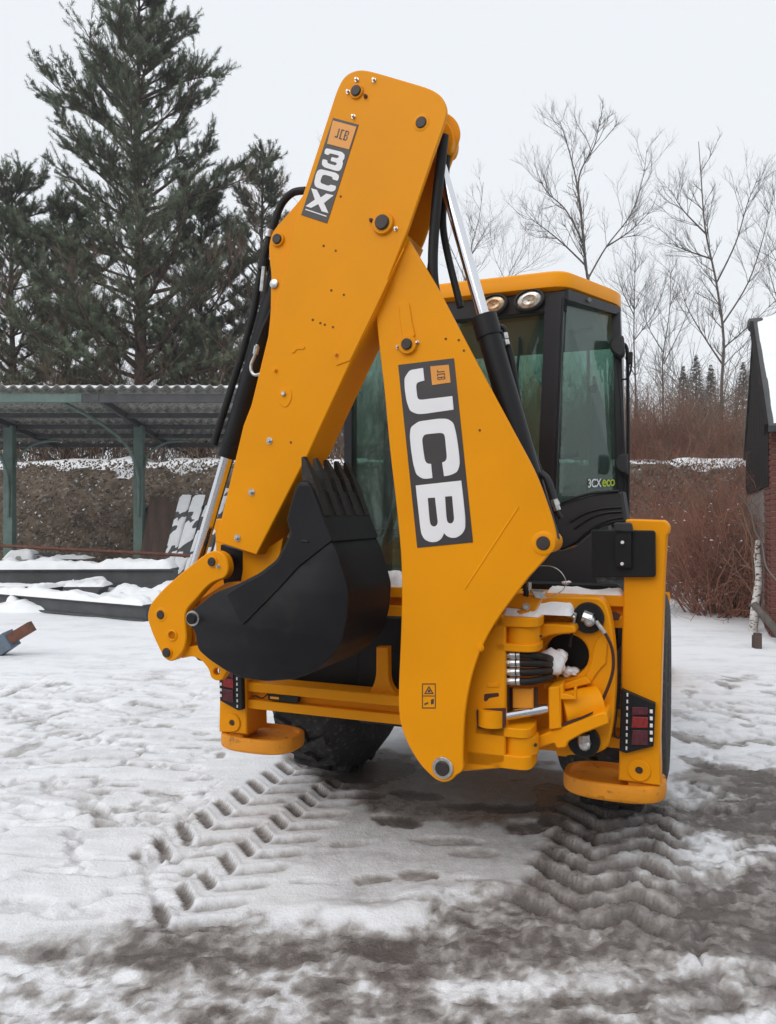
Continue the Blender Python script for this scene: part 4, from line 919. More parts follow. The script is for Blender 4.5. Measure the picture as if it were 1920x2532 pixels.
T3 = z8([(365, 735), (650, 803), (708, 855), (700, 935), (665, 978), (676, 1020), (652, 1115), (605, 1168), (540, 1162), (325, 1095), (277, 1045), (282, 970), (300, 940), (382, 960), (378, 998), (402, 1022), (520, 1060), (550, 1050), (560, 1020), (542, 1004), (440, 975), (460, 900), (562, 925), (592, 910), (600, 882), (582, 868), (432, 832), (415, 850), (402, 866), (325, 842), (335, 765)])
TC = z8([(255, 1130), (530, 1195), (597, 1240), (602, 1290), (575, 1352), (475, 1320), (480, 1290), (460, 1272), (340, 1238), (298, 1242), (273, 1285), (248, 1360), (265, 1395), (390, 1442), (422, 1436), (440, 1420), (550, 1450), (530, 1525), (488, 1553), (430, 1552), (190, 1482), (143, 1440), (134, 1370), (165, 1225), (200, 1155)])
TX = z8([(75, 1490), (182, 1520), (255, 1665), (362, 1590), (502, 1625), (318, 1770), (402, 1960), (275, 1925), (210, 1790), (75, 1862), (-30, 1826), (145, 1705)])
for nm, L, r in (('digit', T3, 3), ('letter', TC, 3), ('letter', TX, .6)):
    B = MB(); B.plate([(a, b_) for a, b_ in L], VD0 - .0045, VD0 - .001, 'white', r=r, bev=.0004); B.obj(nm, dip)
B = MB(); B.plate([(756, 516), (808, 533.5), (807.3, 536), (755.2, 518.5)], VD0 - .0045, VD0 - .001, 'white', bev=.0003); B.obj('underline', dip)
emblem(dip, z8([(485, 210), (930, 330), (790, 760), (375, 650)]), VD0 - .0045)

# ---- tipping link, knuckle and bucket
link_out = [(539, 1361), (560, 1376), (567, 1408), (557, 1430), (533, 1436), (513, 1449), (485, 1482), (465, 1502), (457, 1521), (460, 1554), (462, 1580), (455, 1609), (437, 1630), (421, 1637), (404, 1626), (378, 1571), (363, 1527), (371, 1494), (403, 1457), (446, 1419), (492, 1382), (517, 1364)]
B = MB(); B.plate(link_out, -.635, -.585, 'yellow', r=16, bev=.005, holes=[[(427 + 9 * math.cos(t), 1571 + 9 * math.sin(t)) for t in np.linspace(0, 2 * math.pi, 16)[:-1]]])
lk = B.obj('tipping_link', R, label='curved yellow link beside the bucket')
B = MB(); q = back(fil(link_out, 16), -.635); B.prism(q, -.335, -.285, 'yellow', .005); B.obj('far_link', lk)
pin(lk, 526, 1389, 11, -.635, 1.35, .014); pin(lk, 398, 1520, 11, -.635, 1.7, .008); pin(lk, 415, 1613, 11.5, -.635, 1.3, .016); bolt(lk, 541, 1400, 3.5, -.635)
B = MB(); B.lathe(P(427, 1571, -.635), (0, -1, 0), [(.028, -.004), (.028, .004), (.022, .007), (.019, .004), (.019, -.004)], 'yellow', 20); B.obj('bush', lk)
for (x, y) in ((526, 1389), (398, 1520), (415, 1613)):
    B = MB(); p = on(x, y, -.635, -.59); B.tube([p, p + Vector((0, .26, 0))], .03, 'pin', 14); B.obj('cross_pin', lk)
# end of the dipper that carries the bucket
B = MB(); B.plate([(545, 1345), (620, 1372), (610, 1440), (560, 1480), (545, 1400)], VD0 + .11, VD1 - .02, 'black', r=6, bev=.004)  # black block put in the gap beside the link, coloured as its shade
B.plate([(600, 1360), (634, 1372), (700, 1330), (690, 1390), (648, 1415), (640, 1440), (590, 1470), (600, 1410)], VD0 + .08, VD1 - .04, 'yellow', bev=.004)
B.obj('dipper_nose', dip)
B = MB(); B.plate([(455, 1500), (500, 1478), (560, 1440), (600, 1440), (560, 1500), (500, 1540), (480, 1600), (462, 1590)], -.56, -.36, 'yellow_dirty', r=8, bev=.004); B.obj('knuckle', lk)
B = MB(); B.plate([(440, 1618), (460, 1600, 8), (488, 1596, 8), (505, 1612), (565, 1656), (556, 1670, 6), (549, 1682, 8), (535, 1684, 10), (521, 1676, 8), (517, 1656, 8), (500, 1634, 10), (478, 1622, 10), (450, 1628)], -.60, -.56, 'yellow', bev=.004, holes=[[(536 + 8 * math.cos(t), 1661 + 9 * math.sin(t)) for t in np.linspace(0, 2 * math.pi, 14)[:-1]]])
B.obj('bucket_link', lk); B = MB(); B.plate([(480, 1622), (505, 1630), (508, 1637), (490, 1633)], -.56, -.40, 'black'); B.obj('pin_lug', lk)
BN, BF = -.705, -.205
side = [(757, 1190), (764, 1192), (773, 1212), (800, 1292), (818, 1338), (832, 1362), (851, 1426), (861, 1467), (857, 1530), (843, 1593), (813, 1630), (772, 1664), (726, 1680), (659, 1685), (600, 1677), (559, 1659), (517, 1631), (489, 1606), (483, 1563), (470, 1545), (466, 1522), (480, 1506), (500, 1491), (529, 1467), (588, 1444), (642, 1417), (684, 1384), (719, 1318), (708, 1288), (724, 1228), (735, 1192)]
so = fil(side, 12)
B = MB(); B.plate([(p.x, p.y) for p in so], BN, BN + .02, 'bucket', bev=.004)
B.prism([Vector((P(p.x, p.y, BN).x, P(p.x, p.y, BN).z)) for p in so], BF - .02, BF, 'bucket', .004)
shell = fil([(773, 1212), (800, 1292), (818, 1338), (832, 1362), (851, 1426), (861, 1467), (857, 1530), (843, 1593), (813, 1630), (772, 1664), (726, 1680), (659, 1685), (600, 1677), (559, 1659), (517, 1631), (489, 1606), (483, 1563)], 12)
sh = [on(p.x, p.y, BN, 0) for p in shell]
inn = [q + Vector((-.0, 0, 0)) for q in sh]
cxm = P(660, 1530, BN)
for a_, b_ in zip(sh[:-1], sh[1:]):
    ca, cb = (cxm - a_).normalized() * .014, (cxm - b_).normalized() * .014; ca.y = cb.y = 0
    B.hexa([(a_.x, BN + .019, a_.z), (b_.x, BN + .019, b_.z), (b_.x, BF - .019, b_.z), (a_.x, BF - .019, a_.z), (a_.x + ca.x, BN + .019, a_.z + ca.z), (b_.x + cb.x, BN + .019, b_.z + cb.z), (b_.x + cb.x, BF - .019, b_.z + cb.z), (a_.x + ca.x, BF - .019, a_.z + ca.z)], 'bucket')
bk = B.obj('bucket', R, smooth=50, label='black digging bucket curled under the arm, teeth up')
B = MB(); B.plate([(600, 1546), (690, 1455), (738, 1402), (822, 1336), (806, 1300), (776, 1218), (768, 1200), (738, 1200), (728, 1222), (716, 1262), (711, 1288), (722, 1318), (688, 1388), (646, 1421), (592, 1449), (560, 1470)], BN - .008, BN + .002, 'bucket', r=5, bev=.003); B.obj('wear_plate', bk)
B = MB()   # cutting lip and heel strip across the width
a0, a1 = on(772, 1212, BN, BN), on(820, 1338, BN, BN); e = Vector((.009, 0, .0))
B.hexa([a0 + e + Vector((-.012, 0, 0)), a1 + e + Vector((-.012, 0, 0)), a1 + e + Vector((-.012, .5, 0)), a0 + e + Vector((-.012, .5, 0)), a0 + e, a1 + e, a1 + e + Vector((0, .5, 0)), a0 + e + Vector((0, .5, 0))], 'bucket'); B.obj('cutting_edge', bk)
t0, t1 = on(772, 1212, BN, 0), on(745, 1128, BN, 0); tb = on(800, 1290, BN, 0)
for k in range(5):
    v = BN + .035 + k * (BF - BN - .07) / 4; wv = .027
    B = MB(); dn = (t1 - t0).normalized(); nr = Vector((dn.z, 0, -dn.x))
    b0, b1 = t0 + (tb - t0) * .85, t1
    mid = t0 * .65 + t1 * .35
    A = [b0 + nr * .016, b0 - nr * .02, mid - nr * .036, mid + nr * .018]
    pts = [Vector((q.x, v - wv, q.z)) for q in A] + [Vector((q.x, v + wv, q.z)) for q in A]
    B.hexa(pts, 'tooth')
    A2 = [mid + nr * .018, mid - nr * .036, b1 - nr * .010, b1 + nr * .002]
    pts = [Vector((q.x, v - wv * (1 if i < 2 else .55), q.z)) for i, q in enumerate(A2)] + [Vector((q.x, v + wv * (1 if i < 2 else .55), q.z)) for i, q in enumerate(A2)]
    B.hexa(pts, 'tooth'); B.obj('tooth', bk, smooth=20)
B = MB(); p = P(476, 1529, BN - .004); B.lathe(p + Vector((0, .01, 0)), (0, -1, 0), [(.026, 0), (.026, .02), (.022, .024)], 'black', 20); B.lathe(p + Vector((0, .012, 0)), (0, -1, 0), [(.035, 0), (.035, .012), (.028, .012)], 'zinc', 20); B.obj('pin', bk)
B = MB(); p = P(757, 1337, BN - .008); B.tube([p + Vector((-.02, 0, 0)), p + Vector((.012, 0, -.004))], .006, 'bucket', 8); B.obj('lug', bk)

# ---- bucket cylinder (left of the dipper)
pa, pb = on(689, 593, VD0 + .03, VM), on(398, 1520, -.635, VM)
ax = pb - pa
B = MB(); e1 = pa + ax * .565
B.tube([pa, pa + ax * .03, pa + ax * .03, e1 - ax * .035, e1 - ax * .035, e1], [.03, .03, .046, .046, .053, .053], 'black', 20); bc = B.obj('bucket_cylinder', R)
B = MB(); B.tube([e1 - ax * .01, pb], .032, 'chrome', 20); B.obj('rod', bc)
B = MB(); p = pb; B.tube([p + Vector((0, -.05, 0)), p + Vector((0, .05, 0))], .042, 'yellow', 16); B.obj('rod_eye', bc)
B = MB(); tubepx(B, [(756, 471), (724, 477), (697, 505), (680, 550), (664, 600), (651, 650), (642, 690), (636, 720), (627, 773), (601, 870), (577, 945), (561, 997), (540, 1063), (530, 1100)], VM - .02, 9.5, 'rubber'); B.obj('hose', bc)
B = MB(); tubepx(B, [(752, 500), (715, 545), (690, 590), (672, 660), (660, 720), (640, 800), (612, 890)], VM + .05, 8, 'rubber'); B.obj('hose', bc)
B = MB(); tubepx(B, [(684, 735), (668, 775), (650, 815), (636, 856)], VD0 + .04, 5, 'rubber'); B.obj('hose', bc)
B = MB(); tubepx(B, [(637, 852), (631, 878), (622, 900), (622, 917), (631, 927), (646, 924)], VD0 + .035, 4, 'zinc'); tubepx(B, [(636, 856), (632, 876)], VD0 + .035, 7, 'zinc', 8, 1); B.obj('pipe', bc)
B = MB(); tubepx(B, [(668, 568), (664, 586)], VM - .03, 11, 'zinc', 10, 1); B.obj('hose_clamp', bc); B = MB(); tubepx(B, [(656, 640), (650, 668)], VM - .03, 14, 'rubber', 10, 1); tubepx(B, [(654, 660), (648, 720)], VM - .05, 6, 'zinc', 8, 1); B.obj('hose_clamp', bc)

# ---- crowd ram between the boom plates
pa, pb = on(1344, 1343, VB0, -.43), on(1042, 303, VD0, -.43); ax = pb - pa
k = .545; e1 = pa + ax * k
B = MB(); B.tube([pa, e1 - ax * .05, e1 - ax * .05, e1], [.05, .05, .056, .056], 'black', 22); cr = B.obj('crowd_ram', R)
B = MB(); B.tube([e1 - ax * .01, pb], .027, 'chrome', 20); B.obj('rod', cr)
B = MB(); B.tube([pb + Vector((0, -.05, 0)), pb + Vector((0, .045, 0))], .036, 'yellow', 16); B.obj('rod_eye', cr)
B = MB(); tubepx(B, [(1236, 812), (1245, 860), (1262, 940), (1285, 1040), (1302, 1100)], -.40, 4.5, 'zinc'); B.obj('pipe', cr)
B = MB(); tubepx(B, [(1256, 852), (1268, 900), (1282, 990), (1296, 1065), (1318, 1120), (1336, 1170)], -.38, 8, 'rubber'); B.obj('hose', cr)
B = MB(); tubepx(B, [(1232, 822), (1238, 808), (1247, 812), (1250, 824)], -.40, 6, 'black', 8); tubepx(B, [(1248, 824), (1251, 838)], -.40, 8, 'zinc', 8, 1); tubepx(B, [(1251, 841), (1254, 853)], -.40, 8, 'zinc', 8, 1); B.obj('fitting', cr)
B = MB(); tubepx(B, [(1338, 1170), (1352, 1182), (1362, 1205), (1371, 1235)], -.44, 9, 'plastic'); B.obj('hose', cr)
B = MB(); tubepx(B, [(1370, 1234), (1379, 1262)], -.44, 9, 'zinc', 8, 1); tubepx(B, [(1372, 1240), (1376, 1250)], -.44, 11, 'zinc', 6, 1); tubepx(B, [(1375, 1262), (1388, 1282)], -.43, 7, 'black', 8, 1); B.obj('fitting', cr)
for q in ([(1098, 335), (1091, 400), (1083, 470), (1075, 560), (1071, 640), (1074, 705), (1090, 780)], ):
    B = MB(); tubepx(B, q, -.50, 13, 'rubber', 12); B.obj('hose', cr)
B = MB(); tubepx(B, [(1103, 340), (1105, 390), (1102, 440), (1098, 490), (1096, 560), (1110, 640), (1140, 760)], -.40, 9, 'rubber'); B.obj('hose', cr)
B = MB(); tubepx(B, [(1072, 560), (1068, 640), (1062, 690)], -.46, 9, 'rubber'); B.obj('hose', cr)

# ---- kingpost
def zslab(B, pl, z0, z1, m, r=0., bev=.004):    # horizontal plate: plan outline (u, v), from z0 up to z1
    B.prism(fil([Vector(p) if len(p) == 2 else p for p in pl], r or None, 6), z0, z1, m, bev, mp=lambda x, y, z_: (x, z_, y))
UH, VH = P(1294, 1600, -.36).x, -.34
zz = lambda y, v=-.42, x=1290: P(x, y, v).z
ux = lambda x, v=-.42, y=1600: P(x, y, v).x
B = MB()
B.plate([(1145, 1908), (1145, 1790), (1156, 1715), (1175, 1640), (1200, 1580), (1240, 1520), (1250, 1545), (1250, 1610), (1250, 1880), (1240, 1900, 8)], -.44, -.36, 'yellow', bev=.006)
kp = B.obj('kingpost', R, label='yellow swivelling kingpost casting holding the boom foot')
B = MB()
rr_ = .085
for (ya, yb, xl, rx) in ((1526, 1550, 1225, rr_), (1592, 1611, 1232, rr_ * .95)):
    B = MB(); zslab(B, [(ux(xl), -.44), (UH + rx * .8, -.44, .06), (UH + rx, VH, .05), (UH + rx * .8, VH + .1, .05), (ux(xl), VH + .1)], zz(yb), zz(ya), 'yellow'); B.obj('hinge_plate', kp)
for (ya, yb, xl, rx) in ((1800, 1824, 1180, rr_ * .6), (1868, 1902, 1160, rr_ * .62)):
    B = MB(); zslab(B, [(ux(xl), -.44), (UH + rx * .8, -.44, .05), (UH + rx, VH, .05), (UH + rx * .8, VH + .1, .05), (ux(xl), VH + .1)], zz(yb), zz(ya), 'yellow'); B.obj('hinge_plate', kp)
B = MB(); B.plate([(1190, 1824), (1215, 1824), (1215, 1872), (1190, 1872)], -.43, -.3, 'yellow_dirty', bev=.004); B.obj('hinge_web', kp)
B = MB()
B.lathe((UH, VH - .012, zz(1592)), (0, 0, 1), [(.072, 0), (.072, zz(1550) - zz(1592))], 'yellow', 28); B.obj('hinge_boss', kp); B = MB(); B.lathe((UH - .01, VH - .012, zz(1868)), (0, 0, 1), [(.075, 0), (.075, zz(1824) - zz(1868))], 'yellow', 28); B.obj('hinge_boss', kp); B = MB()
B.lathe((UH, VH, zz(1545)), (0, 0, 1), [(.05, 0), (.05, .05), (.042, .055)], 'yellow', 20)
B.obj('hinge_cap', kp)
pin(kp, 1338, 1573, 3.5, -.405, 0, .01, name='grease_nipple'); pin(kp, 1325, 1842, 4, -.40, 0, .01, name='grease_nipple')
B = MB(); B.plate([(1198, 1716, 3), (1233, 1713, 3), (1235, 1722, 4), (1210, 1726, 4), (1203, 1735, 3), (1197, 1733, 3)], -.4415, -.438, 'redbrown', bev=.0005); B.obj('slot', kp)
B = MB(); B.plate([(1205, 1690), (1235, 1688), (1235, 1700), (1205, 1700)], -.446, -.438, 'yellow', bev=.003); B.obj('cast_pad', kp)
B = MB(); B.plate([(1178, 1755, 5), (1250, 1752, 5), (1250, 1800, 5), (1180, 1802, 5)], -.455, -.438, 'redbrown', bev=.001); B.obj('painted_recess_shade', kp)  # raised dark plate, the recess shade is put into its colour
B = MB(); p = P(1215, 1778, -.44); B.lathe((p.x, p.y + .01, zz(1799)), (0, 0, 1), [(.058, 0), (.058, zz(1758) - zz(1799))], 'yellow', 24); B.obj('slew_boss', kp)
# four hoses through the kingpost
for i, y in enumerate((1619, 1639, 1661, 1684)):
    B = MB(); tubepx(B, [(1272, y, -.40), (1310, y + 1, -.39), (1345, y - (i - 1.5) * 4, -.33), (1368, y - (i - 1.5) * 9, -.2), (1380, 1650 + (i - 1.5) * 6, -.05)], 0, 9.5, 'rubber', 12); B.obj('hose', kp)
    B = MB()
    tubepx(B, [(1253, y, -.40), (1262, y, -.40)], 0, 9, 'zinc', 6, 1); tubepx(B, [(1263, y, -.40), (1276, y, -.40)], 0, 10.5, 'zinc', 12, 1); tubepx(B, [(1279, y, -.40), (1287, y, -.40)], 0, 10.5, 'zinc', 12, 1); B.obj('hose_end', kp)
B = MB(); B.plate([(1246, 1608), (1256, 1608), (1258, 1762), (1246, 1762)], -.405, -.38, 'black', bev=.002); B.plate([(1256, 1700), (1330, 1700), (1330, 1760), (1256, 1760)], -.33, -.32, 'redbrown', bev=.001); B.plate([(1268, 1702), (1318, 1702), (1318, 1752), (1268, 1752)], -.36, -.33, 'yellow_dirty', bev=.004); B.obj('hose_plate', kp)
# ---- carriage
hole_pts = [(1400 + 57 * math.cos(t), 1622 + 54 * math.sin(t)) for t in np.linspace(0, 2 * math.pi, 30)[:-1]]
car_out = [(1240, 1530), (1290, 1485, 10), (1335, 1474), (1490, 1478, 20), (1508, 1515, 30), (1520, 1600, 60), (1522, 1700, 60), (1516, 1790, 50), (1504, 1852, 20), (1468, 1866), (1405, 1868, 8), (1400, 1872), (1378, 1870), (1374, 1858), (1330, 1855), (1240, 1855)]
B = MB(); B.plate(car_out, -.16, -.04, 'yellow', bev=.008, holes=[hole_pts])
cg = B.obj('carriage', R, label='yellow sliding carriage plate with round hose opening')
B = MB()
B.plate([(1318, 1546), (1360, 1543), (1420, 1548), (1425, 1565), (1365, 1570), (1340, 1578), (1320, 1592)], -.30, -.15, 'yellow', r=8, bev=.006); B.obj('hinge_arm', cg); B = MB()
B.plate([(1318, 1826), (1345, 1816), (1395, 1795), (1440, 1775, 10), (1500, 1760, 10), (1506, 1790), (1440, 1815), (1405, 1835), (1400, 1850, 6), (1376, 1852, 6), (1372, 1838), (1330, 1852), (1318, 1850)], -.31, -.15, 'yellow', r=5, bev=.006)
B.obj('hinge_arm', cg)
B = MB(); B.plate([(1470, 1585, 20), (1462, 1640, 20), (1440, 1690, 20), (1455, 1700), (1480, 1660, 20), (1500, 1640), (1504, 1560)], -.172, -.158, 'yellow', bev=.005); B.obj('casting_rib', cg); B = MB(); B.plate([(1345, 1690), (1395, 1692, 10), (1450, 1672, 10), (1462, 1690), (1400, 1706), (1345, 1704)], -.2, -.158, 'yellow', r=4, bev=.005); B.obj('casting_rib', cg)
B = MB(); B.tube([P(1390, 1758, -.24), P(1482, 1738, -.17)], .078, 'yellow', 24); slew = B.obj('slew_cylinder', cg)
B = MB(); B.plate([(1356, 1700, 4), (1386, 1698, 4), (1388, 1802, 4), (1358, 1806, 4)], -.325, -.16, 'yellow', bev=.006); B.plate([(1384, 1694, 4), (1392, 1692), (1394, 1715), (1420, 1722), (1420, 1700), (1425, 1700), (1425, 1730), (1386, 1730)], -.33, -.29, 'yellow', bev=.003); B.obj('cylinder_head', cg)
B = MB(); B.tube([P(1248, 1771, -.40), P(1352, 1752, -.30)], .021, 'chrome', 18); B.obj('slew_rod', cg)
B = MB(); B.plate([(1388, 1790), (1440, 1772), (1468, 1760), (1466, 1765), (1440, 1778), (1392, 1796)], -.3125, -.30, 'redbrown', bev=.0005); B.obj('painted_shadow_gap', cg)  # dark strip laid on the arm, shadow painted as colour
for (x, y, r) in ((1456, 1527, 38), (1445, 1831, 39)):
    B = MB(); p = P(x, y, -.165); k = r * dep(p) / F
    B.lathe(p + Vector((0, .01, 0)), (0, -1, 0), [(k, 0), (k, .03), (k * .95, .036), (k * .5, .036)], 'black', 32); cl = B.obj('clamp_cap', cg)
    B = MB(); B.tube([P(x - 14, y - 4, -.225), P(x + 8, y + 4, -.225)], .026, 'zinc', 8) if y < 1600 else B.tube([P(x - 2, y - 14, -.225), P(x, y + 12, -.225)], .026, 'zinc', 8)
    B.lathe(P(x + 4, y + 6, -.20), (0, -1, 0), [(.024, 0), (.024, .04), (.015, .05)], 'zinc', 10); B.obj('fitting', cg)
B = MB(); tubepx(B, [(1478, 1541), (1498, 1568), (1514, 1604), (1517, 1650), (1506, 1694), (1482, 1748), (1462, 1778), (1452, 1798)], -.205, 4, 'redbrown', 8); B.obj('hose', cg)
B = MB(); tubepx(B, [(1474, 1536), (1496, 1566)], -.21, 5.5, 'zinc', 8, 1); B.obj('fitting', cg); B = MB(); tubepx(B, [(1462, 1780), (1448, 1806)], -.215, 6, 'zinc', 8, 1); B.obj('fitting', cg); B = MB(); tubepx(B, [(1424, 1515), (1415, 1562)], -.22, 4, 'zinc', 8, 1); tubepx(B, [(1392, 1518), (1422, 1526)], -.22, 5, 'zinc', 8, 1); B.obj('fitting', cg)
B = MB(); tubepx(B, [(1331, 1496), (1355, 1509), (1392, 1519)], -.22, 3, 'rubber', 8); tubepx(B, [(1415, 1562), (1412, 1580), (1410, 1600)], -.2, 4, 'rubber', 8); B.obj('hose', cg)
# lock pin and its wire loop on top
B = MB(); B.plate([(1268, 1472, 3), (1292, 1468, 3), (1340, 1480, 5), (1322, 1512, 5), (1250, 1502, 3)], -.36, -.30, 'yellow', bev=.004); B.plate([(1225, 1520), (1262, 1500), (1300, 1508), (1270, 1530)], -.35, -.3, 'yellow_dirty', bev=.003); lb = B.obj('lock_bracket', R)
B = MB(); B.plate([(1312, 1459, 4), (1348, 1463, 4), (1344, 1482, 4), (1322, 1478, 4)], -.38, -.32, 'zinc', bev=.004); tubepx(B, [(1309, 1440), (1308, 1466)], -.35, 6, 'zinc', 8, 1); tubepx(B, [(1296, 1455), (1302, 1462), (1300, 1474)], -.36, 7, 'black', 8, 2); B.obj('lock_pin', lb)
bolt(lb, 1302, 1500, 6, -.36)
B = MB(); tubepx(B, [(1330, 1399), (1362, 1400), (1386, 1413), (1400, 1438), (1391, 1460), (1365, 1474), (1346, 1480)], -.37, 1.3, 'zinc', 6); B.obj('wire_loop', lb)
pz = zz(1474, -.16, 1400)
# ---- rear frame
zr = lambda y, x=985: P(x, y, .0).z
B = MB()
u0, u1 = -1.0, 1.0
for (ya, yb, v0, v1) in ((1452, 1477, 0, .16), (1477, 1500, .05, .12), (1498, 1524, 0, .16)): B.box(u0, u1, v0, v1, zr(yb), zr(ya) - (.0015 if v0 else 0), 'yellow', .004 if not v0 else .001)
rf = B.obj('rear_frame', R, label='yellow cross rails between the stabiliser legs')
B = MB()
for (ya, yb, v0, v1) in ((1722, 1747, 0, .15), (1747, 1768, .05, .11), (1768, 1792, 0, .15)): B.box(u0, u1, v0, v1, zr(yb), zr(ya) - (.0015 if v0 else 0), 'yellow', .004 if not v0 else .001)
B.obj('lower_rail', rf)
B = MB()
for x0, x1 in ((931, 960),):
    B.plate([(x0, 1600), (x1, 1600), (x1 + 1, 1690, 20), (x1 + 26, 1722), (x0 - 18, 1716), (x0 - 1, 1680, 20)], .05, .1, 'yellow', bev=.004)
B.obj('strut', rf)
B = MB(); B.plate([(662, 1716), (738, 1723), (735, 1738), (664, 1731)], -.004, .03, 'black', bev=.001); B.plate([(668, 1722), (690, 1724), (690, 1730), (668, 1728)], -.006, 0, 'yellow_dirty', bev=.001); B.obj('slot', rf)
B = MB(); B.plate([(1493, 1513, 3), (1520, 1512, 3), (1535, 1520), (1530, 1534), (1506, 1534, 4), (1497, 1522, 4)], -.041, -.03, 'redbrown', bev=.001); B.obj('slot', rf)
B = MB(); B.box(-1.0, 1.0, .005, .02, zr(1700), zr(1530), 'black') if False else None
mound('snow_patch', R, ux(1352, .02), ux(1540, .02), .005, .15, zr(1452) + .0, .028, seed=3); mound('snow_patch', R, ux(935, .02), ux(1010, .02), .005, .15, zr(1452), .075, seed=5)
mound('snow_patch', R, ux(1290, -.3), ux(1420, -.2), -.30, -.05, zz(1508, -.2), .04, seed=8); mound('snow_patch', R, ux(1236), ux(1330), -.40, -.26, zz(1526), .03, seed=9)
def clump(p, r, seed, parent):
    bm = bmesh.new(); bmesh.ops.create_icosphere(bm, subdivisions=3, radius=1); rs_ = np.random.RandomState(seed); o2 = rs_.rand(3) * 50
    for v in bm.verts:
        c = v.co; g = float(fbm(np.array([c.x * 1.6 + o2[0] + c.z]), np.array([c.y * 1.6 + o2[1] - c.z * .7]), 4)[0]); v.co = Vector((c.x * r[0], c.y * r[1], c.z * r[2])) * (1 + 1.6 * g) + p
    me = bpy.data.meshes.new('snow_clump'); bm.to_mesh(me); bm.free(); me.materials.append(M['snow']); me.polygons.foreach_set('use_smooth', [True] * len(me.polygons)); return link('snow_clump', me, parent)
clump(P(1372, 1642, -.20), (.05, .04, .055), 2, R); clump(P(1385, 1625, -.19), (.03, .03, .03), 7, R); clump(P(1408, 1660, -.16), (.035, .03, .02), 4, R); clump(P(1400, 1441, .25), (.02, .02, .01), 5, R)
B = MB(); B.plate([(1325, 1545), (1480, 1545), (1480, 1700), (1325, 1700)], -.036, .0, 'black', bev=.002); B.obj('hole_shade_plate', cg)  # black plate added behind the round opening to make it read as deep shade
# ---- stabilisers, pads, tail lamps: the left ones mirror the right
tower = [(1548, 1284, 4), (1646, 1287, 8), (1658, 1303, 8), (1655, 1320, 6), (1650, 1323), (1644, 1426), (1640, 1555), (1636, 1691), (1632, 1860), (1634, 1925), (1634, 1944), (1530, 1930), (1532, 1863), (1536, 1701), (1538, 1589), (1544, 1430)]
tw = [Vector((P(q.x, q.y, -.02).x, P(q.x, q.y, -.02).z)) for q in fil(tower)]
lamp = [Vector((P(x, y, -.055).x, P(x, y, -.055).z)) for x, y in ((1537, 1704), (1621, 1740), (1616, 1846), (1549, 1863), (1532, 1857))]
def mir(pts, sgn): return [Vector((q.x * sgn, q.y)) for q in pts]
PC = P(1521, 1950, .1); PCU, PZ = .5 * (P(1399, 1940, .08).x + P(1644, 1940, .08).x), .40
for sgn in (1, -1):
    B = MB(); B.prism(mir(tw, sgn), -.02, .2, 'yellow', .006)
    leg = B.obj('stabiliser_leg', R, label='%s yellow stabiliser leg' % ('full height' if sgn > 0 else 'mostly hidden'))
    c = P(1581, 1904, -.02)
    B = MB(); B.lathe((c.x * sgn, -.018, c.z), (0, -1, 0), [(.05, 0), (.05, .008), (.046, .012), (.018, .012), (.016, .004)], 'yellow', 28); B.lathe((c.x * sgn, -.018, c.z), (0, -1, 0), [(.0155, 0), (.0155, .0055)], 'pin', 14); B.obj('pivot', leg)
    B = MB(); vs = []; fs = []; SEG = 40
    prof = ((.93, .0), (.985, .008), (1, .02), (1, .064), (.985, .076), (.93, .080), (.88, .078), (.85, .056), (.4, .05), (.02, .05))
    for (k, z0) in prof:
        for i in range(SEG):
            t = 2 * math.pi * i / SEG; cu, cv = math.cos(t), math.sin(t)
            e = lambda x: math.copysign(abs(x) ** .72, x)
            vs.append((sgn * PCU + e(cu) * .230 * k, .1 + e(cv) * .165 * k, PZ + z0))
    for a_ in range(len(prof) - 1):
        for i in range(SEG): fs.append([a_ * SEG + i, a_ * SEG + (i + 1) % SEG, (a_ + 1) * SEG + (i + 1) % SEG, (a_ + 1) * SEG + i])
    fs.append(list(range(SEG))[::-1]); fs.append([(len(prof) - 1) * SEG + i for i in range(SEG)])
    B.add(vs, fs, 'yellow_dirty'); B.obj('foot_pad', leg)
    B = MB(); B.box(min(sgn * (c.x - .05), sgn * (c.x + .05)), max(sgn * (c.x - .05), sgn * (c.x + .05)), .0, .16, PZ + .05, c.z, 'yellow_dirty'); B.obj('foot_lug', leg)
    B = MB(); B.prism(mir(lamp, sgn), -.055, -.02, 'black', .004); tl = B.obj('tail_lamp', R, label='black tail lamp with red lenses on the %s leg' % ('near' if sgn > 0 else 'far'))
    for (ya, yb, mm) in ((1748, 1768, 'lens_dark'), (1772, 1800, 'lens_red'), (1805, 1842, 'lens_dark')):
        q = [P(x, y, -.06) for x, y in ((1564, ya), (1603, ya + 2), (1602, yb), (1562, yb))]
        B = MB(); B.prism([Vector((a_.x * sgn, a_.z)) for a_ in q], -.062, -.05, mm, .002); B.obj('lens', tl)
    for (x, y) in [(1552 - i * .3, 1718 + i * 16.5) for i in range(9)] + [(1611, 1759 + i * 17.5) for i in range(5)]:
        q = P(x, y, -.056); B = MB(); w = .0035 if x < 1600 else .006; B.box(q.x * sgn - w, q.x * sgn + w, -.0585, -.05, q.z - .008, q.z + .008, 'white', .001); B.obj('reflector', tl)
    if sgn > 0:
        B = MB(); tubepx(B, [(1535, 1690, -.03), (1526, 1760, -.05), (1520, 1810, -.06), (1526, 1824, -.06), (1535, 1822, -.05)], 0, 2.5, 'rubber', 6); B.obj('cable', tl)
    else:
        q = P(625, 1722, -.03); B = MB(); B.tube(curve([q, q + Vector((.03, -.02, .012)), q + Vector((.06, 0, -.004)), q + Vector((.09, .01, .02))]), .004, 'rubber', 6); B.obj('cable', tl)
